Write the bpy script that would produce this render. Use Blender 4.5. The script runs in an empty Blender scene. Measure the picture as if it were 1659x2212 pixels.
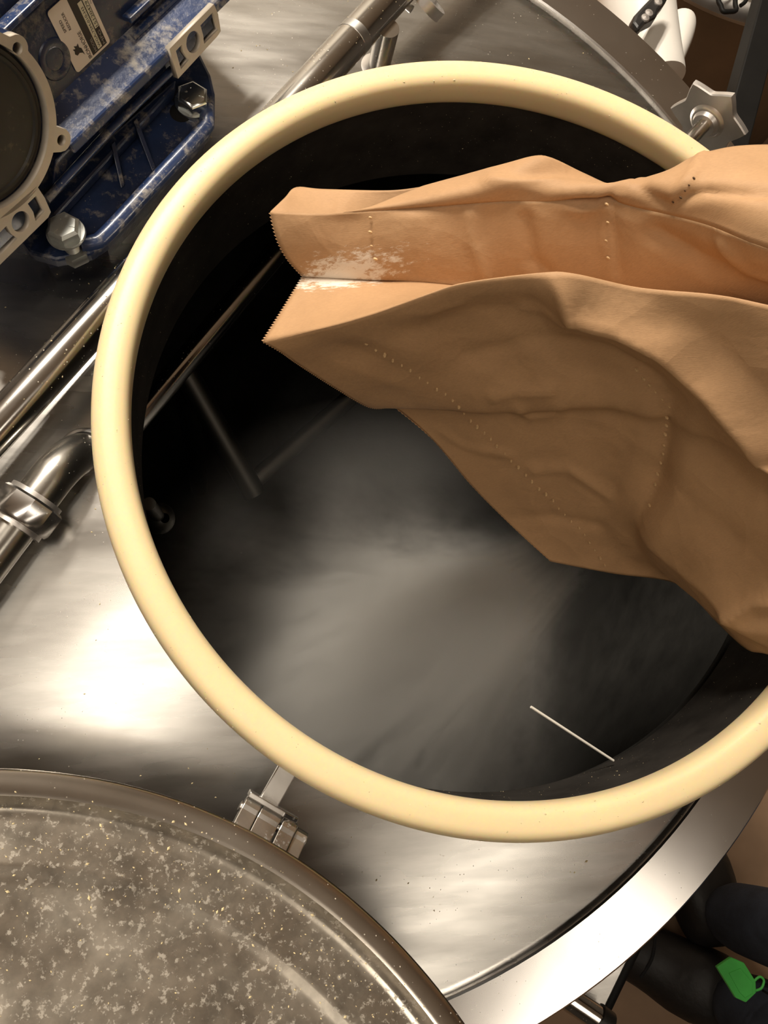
import bpy, math, random
import numpy as np
from mathutils import Vector, Matrix, noise
random.seed(7)
S = bpy.context.scene
COL = S.collection
PI = math.pi

# ------------------------------------------------------------------ camera
F = 1850.0; IW, IH = 1659.0, 2212.0
CAM = Vector((-0.17362, -0.174805, 0.4813))
RA, RB = 0.22994, -0.17992
RM = (Matrix.Rotation(RA, 3, 'X') @ Matrix.Rotation(RB, 3, 'Y'))
cd = bpy.data.cameras.new('camera'); cam = bpy.data.objects.new('camera', cd); COL.objects.link(cam)
cam.matrix_world = Matrix.Translation(CAM) @ RM.to_4x4()
cd.sensor_fit = 'VERTICAL'; cd.sensor_height = 36.0; cd.lens = 36.0 * F / IH
cd.clip_start = 0.01; cd.clip_end = 50
S.camera = cam

# ------------------------------------------------------------------ light and exposure
S.view_settings.view_transform = 'Standard'; S.view_settings.look = 'None'
S.view_settings.exposure = 0.3; S.view_settings.gamma = 1.0
S.view_settings.use_curve_mapping = False
w = bpy.data.worlds.new('room_ambience'); S.world = w; w.use_nodes = True
w.node_tree.nodes['Background'].inputs[0].default_value = (1.0, 0.9, 0.78, 1)
w.node_tree.nodes['Background'].inputs[1].default_value = 0.015
FLOOR = -0.90; CEIL = 1.75
# ceiling troffers: (x, y, length, width, rotation z, power)
TROFFERS = [(-0.66, -0.50, 1.2, 0.28, 0.93, 6.0),
            (0.62, -1.15, 1.2, 0.28, 0.93, 3.6),
            (-0.55, 1.24, 0.75, 0.28, 0.927, 70.0)]

def ray(px, py):
    return RM @ Vector(((px - IW / 2) / F, -(py - IH / 2) / F, -1.0))
def U(px, py, z):
    d = ray(px, py); return CAM + d * ((z - CAM.z) / d.z)
def UP(px, py, o, n):
    d = ray(px, py); return CAM + d * ((o - CAM).dot(n) / d.dot(n))

# ------------------------------------------------------------------ materials
MATS = {}
def _mat(name):
    m = bpy.data.materials.new(name); m.use_nodes = True; MATS[name] = m
    nt = m.node_tree; b = nt.nodes['Principled BSDF']
    return m, nt, b
def N(nt, typ, **kw):
    n = nt.nodes.new(typ)
    for k, v in kw.items():
        if k in n.inputs: n.inputs[k].default_value = v
        else: setattr(n, k, v)
    return n
def ramp(nt, fac, stops):
    r = nt.nodes.new('ShaderNodeValToRGB'); e = r.color_ramp.elements
    while len(e) < len(stops): e.new(0.5)
    for i, (p, c) in enumerate(stops):
        e[i].position = p; e[i].color = tuple(c) + (1,) if len(c) == 3 else c
    nt.links.new(fac, r.inputs[0]); return r
def coord(nt, scale=(1, 1, 1), rot=(0, 0, 0)):
    t = nt.nodes.new('ShaderNodeTexCoord'); mp = nt.nodes.new('ShaderNodeMapping')
    mp.inputs['Scale'].default_value = scale; mp.inputs['Rotation'].default_value = rot
    nt.links.new(t.outputs['Object'], mp.inputs[0]); return mp.outputs[0]
def mat(name, col, rough=0.5, metal=0.0, var=0.15, vs=40.0, bump=0.0, bs=200.0, stretch=(1, 1, 1), rot=(0, 0, 0),
        rvar=0.0, dust=0.0, dustcol=(0.62, 0.55, 0.43), ds=60.0, speck=0.0, spec=0.5, sss=0.0, coat=0.0, aniso=0.0):
    m, nt, b = _mat(name); L = nt.links.new
    b.inputs['Roughness'].default_value = rough; b.inputs['Metallic'].default_value = metal
    b.inputs['Specular IOR Level'].default_value = spec
    if coat: b.inputs['Coat Weight'].default_value = coat; b.inputs['Coat Roughness'].default_value = 0.15
    if aniso: b.inputs['Anisotropic'].default_value = aniso
    if sss:
        b.inputs['Subsurface Weight'].default_value = sss
        b.inputs['Subsurface Radius'].default_value = (0.022, 0.009, 0.0025)
    c = coord(nt, stretch, rot)
    n1 = N(nt, 'ShaderNodeTexNoise', Scale=vs, Detail=4.0, Roughness=0.6); L(c, n1.inputs['Vector'])
    lo = tuple(max(0, x * (1 - var)) for x in col); hi = tuple(min(1, x * (1 + var)) for x in col)
    r1 = ramp(nt, n1.outputs[0], [(0.3, lo), (0.7, hi)]); out = r1.outputs[0]
    rsock = None
    if rvar:
        n3 = N(nt, 'ShaderNodeTexNoise', Scale=vs * 0.35, Detail=3.0); L(c, n3.inputs['Vector'])
        mr = N(nt, 'ShaderNodeMapRange'); mr.inputs[1].default_value = 0.3; mr.inputs[2].default_value = 0.7
        mr.inputs[3].default_value = max(0.02, rough - rvar); mr.inputs[4].default_value = rough + rvar
        L(n3.outputs[0], mr.inputs[0]); rsock = mr.outputs[0]
    msock = None
    if dust or speck:
        c2 = coord(nt)
        fac = None
        if dust:
            n2 = N(nt, 'ShaderNodeTexNoise', Scale=ds, Detail=6.0, Roughness=0.72); L(c2, n2.inputs['Vector'])
            fr = ramp(nt, n2.outputs[0], [(0.62 - dust * 0.3, (0, 0, 0)), (0.72, (1, 1, 1))]); fac = fr.outputs[0]
        if speck:
            vo = N(nt, 'ShaderNodeTexVoronoi', Scale=260.0, Randomness=1.0); L(c2, vo.inputs['Vector'])
            sr = ramp(nt, vo.outputs['Distance'], [(speck * 0.5, (1, 1, 1)), (speck * 0.5 + 0.05, (0, 0, 0))])
            n5 = N(nt, 'ShaderNodeTexNoise', Scale=30.0, Detail=3.0); L(c2, n5.inputs['Vector'])
            s2 = ramp(nt, n5.outputs[0], [(0.45, (0, 0, 0)), (0.65, (1, 1, 1))])
            mu = N(nt, 'ShaderNodeMath', operation='MULTIPLY'); L(sr.outputs[0], mu.inputs[0]); L(s2.outputs[0], mu.inputs[1])
            if fac is None: fac = mu.outputs[0]
            else:
                mx = N(nt, 'ShaderNodeMath', operation='MAXIMUM'); L(fac, mx.inputs[0]); L(mu.outputs[0], mx.inputs[1]); fac = mx.outputs[0]
        mix = N(nt, 'ShaderNodeMix', data_type='RGBA'); L(fac, mix.inputs[0]); L(out, mix.inputs[6])
        mix.inputs[7].default_value = dustcol + (1,); out = mix.outputs[2]
        if metal:
            mm = N(nt, 'ShaderNodeMath', operation='MULTIPLY_ADD'); L(fac, mm.inputs[0]); mm.inputs[1].default_value = -metal; mm.inputs[2].default_value = metal
            L(mm.outputs[0], b.inputs['Metallic'])
        ra = N(nt, 'ShaderNodeMath', operation='MULTIPLY_ADD'); L(fac, ra.inputs[0]); ra.inputs[1].default_value = 0.4
        if rsock: L(rsock, ra.inputs[2])
        else: ra.inputs[2].default_value = rough
        rsock = ra.outputs[0]
    L(out, b.inputs['Base Color'])
    if rsock: L(rsock, b.inputs['Roughness'])
    if bump:
        n4 = N(nt, 'ShaderNodeTexNoise', Scale=bs, Detail=4.0); L(c, n4.inputs['Vector'])
        bp = N(nt, 'ShaderNodeBump', Strength=bump, Distance=0.002); L(n4.outputs[0], bp.inputs['Height']); L(bp.outputs[0], b.inputs['Normal'])
    return m

mat('brushed_steel', (0.50, 0.485, 0.46), 0.34, 1.0, 0.10, 14.0, 0.06, 120.0, stretch=(1, 14, 1), rot=(0, 0, 0.5), rvar=0.07)
mat('dome_steel', (0.47, 0.455, 0.43), 0.27, 1.0, 0.08, 10.0, 0.0, 120.0, stretch=(3, 16, 3), rot=(0, 0, -0.35), rvar=0.05, speck=0.10)
mat('flange_steel', (0.62, 0.60, 0.58), 0.23, 1.0, 0.08, 12.0, rvar=0.07, speck=0.08)
mat('tube_steel', (0.60, 0.58, 0.55), 0.17, 1.0, 0.10, 30.0, rvar=0.05, speck=0.16)
mat('hinge_steel', (0.62, 0.60, 0.57), 0.30, 1.0, 0.12, 60.0, rvar=0.08, dust=0.1, dustcol=(0.10, 0.08, 0.06), ds=70)
mat('lid_steel', (0.44, 0.40, 0.34), 0.28, 0.90, 0.30, 70.0, 0.02, 90.0, rvar=0.08, dust=0.22, dustcol=(0.30, 0.27, 0.225), ds=260.0, speck=0.16)
mat('lid_rim_steel', (0.46, 0.42, 0.37), 0.28, 1.0, 0.10, 20.0, rvar=0.06, speck=0.12)
mat('shaded_liner', (0.024, 0.023, 0.021), 0.62, 0.0, 0.3, 30.0, bump=0.1, spec=0.15)  # near-black base colour stands in for shade on the stainless inside
mat('shaded_neck', (0.030, 0.027, 0.024), 0.7, 0.0, 0.35, 40.0, dustcol=(0.25, 0.22, 0.18), speck=0.12, spec=0.12)  # shade inside the neck put into the base colour; pale specks are dust
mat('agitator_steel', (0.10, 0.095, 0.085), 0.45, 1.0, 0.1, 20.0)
mat('gasket_silicone', (0.83, 0.68, 0.41), 0.42, 0.0, 0.03, 8.0, bump=0.01, bs=60, speck=0.07, dustcol=(0.9, 0.8, 0.6), sss=0.75, spec=0.5)
mat('blue_paint', (0.011, 0.021, 0.060), 0.36, 0.0, 0.25, 30.0, bump=0.15, bs=240.0, dust=0.26, dustcol=(0.22, 0.20, 0.18), ds=75.0, speck=0.12, coat=0.25)
mat('blue_paint_dusty', (0.020, 0.038, 0.105), 0.36, 0.0, 0.2, 30.0, bump=0.15, bs=240.0, dust=0.38, dustcol=(0.42, 0.39, 0.34), ds=80.0, speck=0.16, coat=0.25)
mat('machined_alloy', (0.55, 0.49, 0.41), 0.55, 0.35, 0.10, 60.0)
mat('black_cap', (0.022, 0.020, 0.017), 0.5, 0.0, 0.3, 40.0, dust=0.10, dustcol=(0.14, 0.12, 0.08), ds=55.0, speck=0.05)
mat('zinc_bolt', (0.42, 0.43, 0.41), 0.42, 0.9, 0.15, 90.0, dust=0.12, dustcol=(0.35, 0.33, 0.29), ds=90)
mat('bright_bolt', (0.62, 0.64, 0.63), 0.22, 1.0, 0.10, 60.0, dust=0.06, dustcol=(0.14, 0.05, 0.02), ds=120)
mat('label_white', (0.72, 0.62, 0.52), 0.45, 0.0, 0.05, 30.0)
mat('print_black', (0.025, 0.018, 0.015), 0.5, 0.0, 0.1, 30.0)
mat('print_grey', (0.30, 0.27, 0.23), 0.5, 0.0, 0.1, 30.0)
mat('print_strip', (0.62, 0.57, 0.42), 0.5, 0.0, 0.05, 30.0)
mat('cast_steel', (0.60, 0.57, 0.54), 0.42, 0.85, 0.12, 40.0, 0.1, 120.0, rvar=0.08)
mat('white_plastic', (0.80, 0.76, 0.70), 0.4, 0.0, 0.06, 12.0)
mat('black_rubber', (0.015, 0.014, 0.013), 0.45, 0.0, 0.3, 60.0, bump=0.2, bs=90)
mat('black_paint', (0.006, 0.0055, 0.005), 0.6, 0.0, 0.2, 40.0, spec=0.2)
mat('chrome', (0.85, 0.83, 0.80), 0.30, 1.0, 0.05, 10.0)
mat('shell_reflection', (0.13, 0.095, 0.065), 0.45, 0.6, 0.2, 6.0, rvar=0.1)  # brown of the reflected surroundings put into the stainless shell's colour
mat('floor_brown', (0.36, 0.23, 0.14), 0.6, 0.0, 0.25, 5.0, bump=0.1, bs=60)
mat('wall_paint', (0.13, 0.115, 0.10), 0.8, 0.0, 0.05, 3.0)
mat('wall_light', (0.74, 0.70, 0.63), 0.8, 0.0, 0.05, 3.0)
mat('wall_dark', (0.05, 0.043, 0.036), 0.8, 0.0, 0.1, 3.0)
mat('satin_tube', (0.48, 0.46, 0.42), 0.27, 1.0, 0.14, 40.0, rvar=0.06, speck=0.14)
mat('ceiling_paint', (0.58, 0.54, 0.48), 0.85, 0.0, 0.05, 3.0)
mat('jeans', (0.030, 0.037, 0.055), 0.9, 0.0, 0.3, 30.0, bump=0.3, bs=500.0)
mat('black_cloth', (0.010, 0.010, 0.011), 0.9, 0.0, 0.3, 30.0, bump=0.3, bs=400.0)
mat('boot_leather', (0.012, 0.010, 0.009), 0.55, 0.0, 0.3, 40.0, bump=0.3, bs=120.0)
mat('skin', (0.55, 0.34, 0.25), 0.5, 0.0, 0.05, 20.0, sss=0.1)
mat('hair_brown', (0.06, 0.035, 0.02), 0.6, 0.0, 0.2, 60.0, bump=0.4, bs=200.0)
mat('green_plastic', (0.09, 0.58, 0.10), 0.4, 0.0, 0.12, 30.0)
mat('grain_fleck', (0.70, 0.58, 0.34), 0.7, 0.0, 0.25, 400.0)
mat('flour_white', (0.80, 0.74, 0.64), 0.9, 0.0, 0.08, 200.0)
mat('thread', (0.62, 0.42, 0.22), 0.7, 0.0, 0.1, 200.0)
mat('hole_dark', (0.10, 0.055, 0.025), 0.9, 0.0, 0.1, 100.0)
mat('straw', (0.78, 0.74, 0.66), 0.5, 0.0, 0.05, 100.0)

def paper_mat(name, col):
    m, nt, b = _mat(name); L = nt.links.new
    b.inputs['Roughness'].default_value = 0.62; b.inputs['Specular IOR Level'].default_value = 0.25
    c = coord(nt)
    n1 = N(nt, 'ShaderNodeTexNoise', Scale=18.0, Detail=7.0, Roughness=0.65); L(c, n1.inputs['Vector'])
    r1 = ramp(nt, n1.outputs[0], [(0.25, tuple(x * 0.86 for x in col)), (0.75, tuple(x * 1.12 for x in col))])
    c2 = coord(nt, (1, 6, 1), (0, 0, 0.3))
    nf = N(nt, 'ShaderNodeTexNoise', Scale=500.0, Detail=3.0); L(c2, nf.inputs['Vector'])
    rf = ramp(nt, nf.outputs[0], [(0.3, (0.93, 0.93, 0.93)), (0.7, (1.05, 1.05, 1.05))])
    mx = N(nt, 'ShaderNodeMix', data_type='RGBA', blend_type='MULTIPLY'); mx.inputs[0].default_value = 1.0
    L(r1.outputs[0], mx.inputs[6]); L(rf.outputs[0], mx.inputs[7])
    # flour rubbed into the gusset valley (dirt with its own shape)
    geo = N(nt, 'ShaderNodeNewGeometry')
    p0 = U(735, 600, 0.055); 
    sub = N(nt, 'ShaderNodeVectorMath', operation='SUBTRACT'); L(geo.outputs['Position'], sub.inputs[0]); sub.inputs[1].default_value = p0
    mp = N(nt, 'ShaderNodeMapping', vector_type='POINT'); mp.inputs['Rotation'].default_value = (0, 0, 0.08)
    mp.inputs['Scale'].default_value = (1 / 0.040, 1 / 0.0095, 0.0); L(sub.outputs[0], mp.inputs[0])
    ln = N(nt, 'ShaderNodeVectorMath', operation='LENGTH'); L(mp.outputs[0], ln.inputs[0])
    c3 = coord(nt, (1, 3.5, 1), (0, 0, 0.25))
    nn = N(nt, 'ShaderNodeTexNoise', Scale=130.0, Detail=5.0, Roughness=0.75); L(c3, nn.inputs['Vector'])
    ad = N(nt, 'ShaderNodeMath', operation='MULTIPLY_ADD'); L(nn.outputs[0], ad.inputs[0]); ad.inputs[1].default_value = 2.8
    mi = N(nt, 'ShaderNodeMath', operation='MULTIPLY'); L(ln.outputs['Value'], mi.inputs[0]); mi.inputs[1].default_value = -1.0
    L(mi.outputs[0], ad.inputs[2])
    fr = ramp(nt, ad.outputs[0], [(0.62, (0, 0, 0)), (1.0, (0.9, 0.9, 0.9))])
    m2 = N(nt, 'ShaderNodeMix', data_type='RGBA'); L(fr.outputs[0], m2.inputs[0]); L(mx.outputs[2], m2.inputs[6]); m2.inputs[7].default_value = (0.82, 0.74, 0.64, 1)
    L(m2.outputs[2], b.inputs['Base Color'])
    # fine crumple relief
    nb = N(nt, 'ShaderNodeTexNoise', Scale=32.0, Detail=3.0, Roughness=0.5, Distortion=0.6); L(c, nb.inputs['Vector'])
    bp = N(nt, 'ShaderNodeBump', Strength=0.35, Distance=0.004); L(nb.outputs[0], bp.inputs['Height'])
    dn = N(nt, 'ShaderNodeTexNoise', Scale=7.0, Detail=2.0); L(c, dn.inputs['Vector'])
    va = N(nt, 'ShaderNodeVectorMath', operation='MULTIPLY_ADD'); L(dn.outputs['Color'], va.inputs[0]); va.inputs[1].default_value = (0.08, 0.08, 0.08); L(c, va.inputs[2])
    vf = N(nt, 'ShaderNodeTexVoronoi', Scale=26.0); L(va.outputs[0], vf.inputs['Vector'])
    bpv = N(nt, 'ShaderNodeBump', Strength=0.30, Distance=0.006); L(vf.outputs['Distance'], bpv.inputs['Height']); L(bp.outputs[0], bpv.inputs['Normal'])
    bp = bpv
    bp2 = N(nt, 'ShaderNodeBump', Strength=0.12, Distance=0.0008); L(nf.outputs[0], bp2.inputs['Height']); L(bp.outputs[0], bp2.inputs['Normal'])
    L(bp2.outputs[0], b.inputs['Normal'])
    return m
paper_mat('kraft_paper', (0.48, 0.288, 0.150))

# ------------------------------------------------------------------ mesh helpers
def obj(name, verts, faces, m, parent=None, smooth=False, edges=()):
    me = bpy.data.meshes.new(name); me.from_pydata([tuple(v) for v in verts], list(edges), faces)
    me.validate(); me.update()
    return link(name, me, m, parent, smooth)
def link(name, me, m, parent=None, smooth=False):
    if m: me.materials.append(MATS[m])
    if smooth:
        me.shade_smooth()
    o = bpy.data.objects.new(name, me); COL.objects.link(o)
    if parent:
        o.parent = parent; o.matrix_parent_inverse = parent.matrix_world.inverted()
    return o
def tag(o, label, cat=None, group=None, kind=None):
    if label: o['label'] = label
    if cat: o['category'] = cat
    if group: o['group'] = group
    if kind: o['kind'] = kind
    return o
def thing(name, label, cat, loc, group=None):
    o = bpy.data.objects.new(name, None); COL.objects.link(o); o.location = loc; o.empty_display_size = 0.02
    o.matrix_world = Matrix.Translation(loc)
    return tag(o, label, cat, group)
def struct(name, verts, faces, m, label=None):
    return tag(obj(name, verts, faces, m), label, None, None, 'structure')
def auto(o, ang=0.6):
    me = o.data
    try: me.set_sharp_from_angle(angle=ang)
    except Exception: pass
    return o
def bevel(o, wd, seg=2, ang=0.6):
    md = o.modifiers.new('bevel', 'BEVEL'); md.width = wd; md.segments = seg; md.limit_method = 'ANGLE'; md.angle_limit = ang
    return o
def frame(axis):
    a = Vector(axis).normalized(); t = Vector((0, 0, 1)) if abs(a.z) < 0.9 else Vector((1, 0, 0))
    x = a.cross(t).normalized(); y = a.cross(x).normalized(); return x, y, a
def lathe_data(prof, c, axis=(0, 0, 1), seg=96, closed=False):
    x, y, a = frame(axis); c = Vector(c); V = []; Fc = []
    for i in range(seg):
        th = 2 * PI * i / seg; d = x * math.cos(th) + y * math.sin(th)
        for r, h in prof: V.append(c + d * r + a * h)
    n = len(prof); m = n if closed else n - 1
    for i in range(seg):
        j = (i + 1) % seg
        for k in range(m):
            l = (k + 1) % n
            Fc.append((i * n + k, j * n + k, j * n + l, i * n + l))
    return V, Fc
def lathe(name, prof, c, m, parent=None, axis=(0, 0, 1), seg=96, closed=False, smooth=True, ang=0.6):
    V, Fc = lathe_data(prof, c, axis, seg, closed)
    o = obj(name, V, Fc, m, parent, smooth); auto(o, ang); fixn(o); return o
def fixn(o):
    import bmesh
    bm = bmesh.new(); bm.from_mesh(o.data); bmesh.ops.remove_doubles(bm, verts=bm.verts, dist=1e-6)
    bmesh.ops.recalc_face_normals(bm, faces=bm.faces); bm.to_mesh(o.data); bm.free(); o.data.update()
def smoothpath(pts, n=8):
    P = [Vector(p) for p in pts]; out = []
    for i in range(len(P) - 1):
        p0 = P[max(i - 1, 0)]; p1 = P[i]; p2 = P[i + 1]; p3 = P[min(i + 2, len(P) - 1)]
        for k in range(n):
            t = k / n
            out.append(0.5 * ((2 * p1) + (p2 - p0) * t + (2 * p0 - 5 * p1 + 4 * p2 - p3) * t * t + (3 * p1 - p0 - 3 * p2 + p3) * t ** 3))
    out.append(P[-1]); return out
def tube(name, path, r, m, parent=None, seg=24, cap=True, smooth=True):
    P = [Vector(p) for p in path]; V = []; Fc = []; x = None
    for i, p in enumerate(P):
        t = (P[min(i + 1, len(P) - 1)] - P[max(i - 1, 0)]).normalized()
        if x is None: x = frame(t)[0]
        x = (x - t * x.dot(t)).normalized(); y = t.cross(x)
        rr = r[i] if isinstance(r, (list, tuple)) else r
        for k in range(seg):
            th = 2 * PI * k / seg; V.append(p + (x * math.cos(th) + y * math.sin(th)) * rr)
    for i in range(len(P) - 1):
        for k in range(seg):
            l = (k + 1) % seg; Fc.append((i * seg + k, i * seg + l, (i + 1) * seg + l, (i + 1) * seg + k))
    if cap:
        Fc.append(tuple(range(seg))[::-1]); Fc.append(tuple(range((len(P) - 1) * seg, len(P) * seg)))
    o = obj(name, V, Fc, m, parent, smooth); auto(o, 0.8); return o
def box_data(c, ax, half):
    c = Vector(c); V = []
    for sx in (-1, 1):
        for sy in (-1, 1):
            for sz in (-1, 1): V.append(c + Vector(ax[0]) * half[0] * sx + Vector(ax[1]) * half[1] * sy + Vector(ax[2]) * half[2] * sz)
    Fc = [(0, 1, 3, 2), (4, 6, 7, 5), (0, 4, 5, 1), (2, 3, 7, 6), (0, 2, 6, 4), (1, 5, 7, 3)]
    return V, Fc
AX = (Vector((1, 0, 0)), Vector((0, 1, 0)), Vector((0, 0, 1)))
def box(name, c, half, m, parent=None, ax=AX, bev=0.0):
    V, Fc = box_data(c, ax, half); o = obj(name, V, Fc, m, parent); fixn(o)
    if bev: bevel(o, bev)
    return o
def prism(name, top, d, m, parent=None, bev=0.0, cap2=True):
    # polygon of world points extruded by vector d
    n = len(top); V = [Vector(p) for p in top] + [Vector(p) + d for p in top]
    Fc = [tuple(range(n)), tuple(range(n, 2 * n))[::-1]] + [(i, i + n, (i + 1) % n + n, (i + 1) % n) for i in range(n)]
    o = obj(name, V, Fc, m, parent); fixn(o)
    if bev: bevel(o, bev)
    return o
def plate(name, outer, holes, o3, ax, ay, m, parent, depth, bev=0.0):
    # flat plate with holes: 2D loops in (ax, ay) about o3, extruded 'depth' along ax x ay, front face on the plane
    cu = bpy.data.curves.new(name, 'CURVE'); cu.dimensions = '2D'; cu.fill_mode = 'BOTH'; cu.extrude = depth / 2
    for lp in [outer] + holes:
        sp = cu.splines.new('POLY'); sp.points.add(len(lp) - 1); sp.use_cyclic_u = True
        for q, p in zip(sp.points, lp): q.co = (p[0], p[1], 0, 1)
    t = bpy.data.objects.new('tmp', cu); COL.objects.link(t)
    dg = bpy.context.evaluated_depsgraph_get(); dg.update()
    me = bpy.data.meshes.new_from_object(t.evaluated_get(dg)); me.name = name
    bpy.data.objects.remove(t); bpy.data.curves.remove(cu)
    az = ax.cross(ay)
    for v in me.vertices: v.co = o3 + ax * v.co.x + ay * v.co.y + az * (v.co.z - depth / 2)
    me.materials.clear()
    o = link(name, me, m, parent); fixn(o)
    return o
def text(name, body, size, o3, ax, ay, m, parent, depth=0.0002, width=None, align='LEFT'):
    cu = bpy.data.curves.new(name, 'FONT'); cu.body = body; cu.size = size; cu.extrude = depth / 2; cu.align_x = align
    t = bpy.data.objects.new('tmp', cu); COL.objects.link(t)
    dg = bpy.context.evaluated_depsgraph_get(); dg.update()
    me = bpy.data.meshes.new_from_object(t.evaluated_get(dg)); me.name = name
    bpy.data.objects.remove(t); bpy.data.curves.remove(cu)
    az = ax.cross(ay)
    if width:
        xs = [v.co.x for v in me.vertices]; k = width / (max(xs) - min(xs)); x0 = min(xs)
        for v in me.vertices: v.co.x = (v.co.x - x0) * k
    for v in me.vertices: v.co = o3 + ax * v.co.x + ay * v.co.y + az * v.co.z
    me.materials.clear(); return link(name, me, m, parent)

# ------------------------------------------------------------------ room
RX0, RX1, RY0, RY1 = -2.6, 2.6, -2.6, 2.6
def slab(name, x0, x1, y0, y1, z0, z1, m, label):
    V, Fc = box_data(((x0 + x1) / 2, (y0 + y1) / 2, (z0 + z1) / 2), AX, ((x1 - x0) / 2, (y1 - y0) / 2, (z1 - z0) / 2))
    o = struct(name, V, Fc, m, label); fixn(o)
slab('floor', RX0, RX1, RY0, RY1, FLOOR - 0.1, FLOOR, 'floor_brown', 'brown painted concrete floor below the vessel')
slab('ceiling', RX0, RX1, RY0, RY1, CEIL, CEIL + 0.1, 'ceiling_paint', 'off white ceiling above the vessel')
slab('wall_left', RX0 - 0.1, RX0, RY0, RY1, FLOOR, CEIL, 'wall_paint', 'plain painted wall on the left')
slab('wall_right', RX1, RX1 + 0.1, RY0, RY1, FLOOR, CEIL, 'wall_paint', 'plain painted wall on the right')
slab('wall_back', RX0, RX1, RY1, RY1 + 0.1, FLOOR, CEIL, 'wall_light', 'pale painted wall at the far side')
slab('wall_front', RX0, RX1, RY0 - 0.1, RY0, FLOOR, CEIL, 'wall_dark', 'dark painted wall on the near side')

m, nt, b = _mat('diffuser_glow')
b.inputs['Base Color'].default_value = (0.9, 0.85, 0.75, 1); b.inputs['Emission Color'].default_value = (1, 0.86, 0.66, 1); b.inputs['Emission Strength'].default_value = 1.0
for i, (x, y, ln, wd, rz, pw) in enumerate(TROFFERS):
    lab = ['ceiling light fixture straight above the open lid', 'ceiling light fixture above the near side floor', 'ceiling light fixture beyond the far side of the vessel'][i]
    t = thing('ceiling_light', lab, 'ceiling light', Vector((x, y, CEIL)), 'ceiling light fixtures')
    ax = (Vector((math.cos(rz), math.sin(rz), 0)), Vector((-math.sin(rz), math.cos(rz), 0)), AX[2])
    box('housing', (x, y, CEIL - 0.02), (ln / 2 + 0.02, wd / 2 + 0.02, 0.02), 'white_plastic', t, ax, 0.004)
    for sd_ in (-1, 1):
        cx_, cy_ = x + ax[1].x * sd_ * wd * 0.30, y + ax[1].y * sd_ * wd * 0.30
        box('tube_diffuser', (cx_, cy_, CEIL - 0.045), (ln / 2, wd * 0.16, 0.005), 'diffuser_glow', t, ax)
        ld = bpy.data.lights.new('lamp', 'AREA'); ld.shape = 'RECTANGLE'; ld.size = ln; ld.size_y = wd * 0.32; ld.energy = pw / 2; ld.color = (1.0, 0.905, 0.775)
        lo = bpy.data.objects.new('lamp', ld); COL.objects.link(lo)
        lo.matrix_world = Matrix.Translation((cx_, cy_, CEIL - 0.055)) @ Matrix.Rotation(rz, 4, 'Z')
        lo.parent = t; lo.matrix_parent_inverse = t.matrix_world.inverted()

# ------------------------------------------------------------------ vessel
VC = Vector((-0.155, 0.055, 0)); FO, FI, ZF = 0.461, 0.4225, -0.090
vessel = thing('brewing_vessel', 'stainless steel brewing vessel with brushed domed top and round open manway', 'vessel', Vector((VC.x, VC.y, FLOOR)))
def domez(x, y): return -0.066 - 0.17 * ((x - VC.x) ** 2 + (y - VC.y) ** 2)
def dome_sheet(name, r_in, r_out, dz, m):
    V = []; Fc = []; na, nr = 192, 28
    for i in range(na):
        a = 2 * PI * i / na
        p0 = Vector((math.cos(a) * r_in, math.sin(a) * r_in)); p1 = Vector((VC.x + math.cos(a) * r_out, VC.y + math.sin(a) * r_out))
        for k in range(nr + 1):
            q = p0.lerp(p1, k / nr); V.append((q.x, q.y, domez(q.x, q.y) + dz))
    for i in range(na):
        j = (i + 1) % na
        for k in range(nr): Fc.append((i * (nr + 1) + k, i * (nr + 1) + k + 1, j * (nr + 1) + k + 1, j * (nr + 1) + k))
    return obj(name, V, Fc, m, vessel, True)
dome_sheet('domed_top', 0.2405, FI + 0.004, 0.0, 'dome_steel')
dome_sheet('inner_liner', 0.232, FI + 0.004, -0.012, 'shaded_liner')
fl = lathe('rim_flange', [(FI, -0.012), (FI, -0.0012), (FI + 0.0012, 0), (FO - 0.0015, 0), (FO, -0.0015), (FO, -0.010), (FO - 0.002, -0.012), (FI, -0.012)],
           (VC.x, VC.y, ZF), 'flange_steel', vessel, seg=192, closed=True)
lathe('outer_shell', [(FO - 0.018, -0.006), (FO - 0.018, -0.66), (FO - 0.05, -0.70), (0.001, -0.72)], (VC.x, VC.y, ZF), 'brushed_steel', vessel, seg=128)
lathe('tank_liner', [(FO - 0.026, -0.004), (FO - 0.026, -0.60), (FO - 0.06, -0.65), (0.001, -0.67)], (VC.x, VC.y, ZF), 'shaded_liner', vessel, seg=128)
lathe('manway_neck', [(0.2310, -0.006), (0.2405, -0.006), (0.2405, -0.092), (0.2310, -0.092)], (0, 0, 0), 'shaded_neck', vessel, seg=160, closed=True)
for k, a in enumerate((-0.95, 0.6, 2.2, 3.8)):
    ctr = VC + Vector((math.cos(a), math.sin(a), 0)) * 0.40
    tube('vessel_leg', [(ctr.x, ctr.y, -0.70), (ctr.x, ctr.y, FLOOR)], 0.03, 'brushed_steel', vessel)

gk = []
gc, hw = 0.23925, 0.01075
for i in range(40):
    th = 2 * PI * i / 40; cx, sx = math.cos(th), math.sin(th)
    e = 0.72
    gk.append((gc + hw * math.copysign(abs(cx) ** e, cx), -0.001 + 0.0125 * math.copysign(abs(sx) ** e, sx)))
g = lathe('manway_gasket', gk, (0, 0, 0), 'gasket_silicone', None, seg=256, closed=True, ang=3.0)
tag(g, 'thick cream silicone gasket ring around the open manway', 'gasket')

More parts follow.
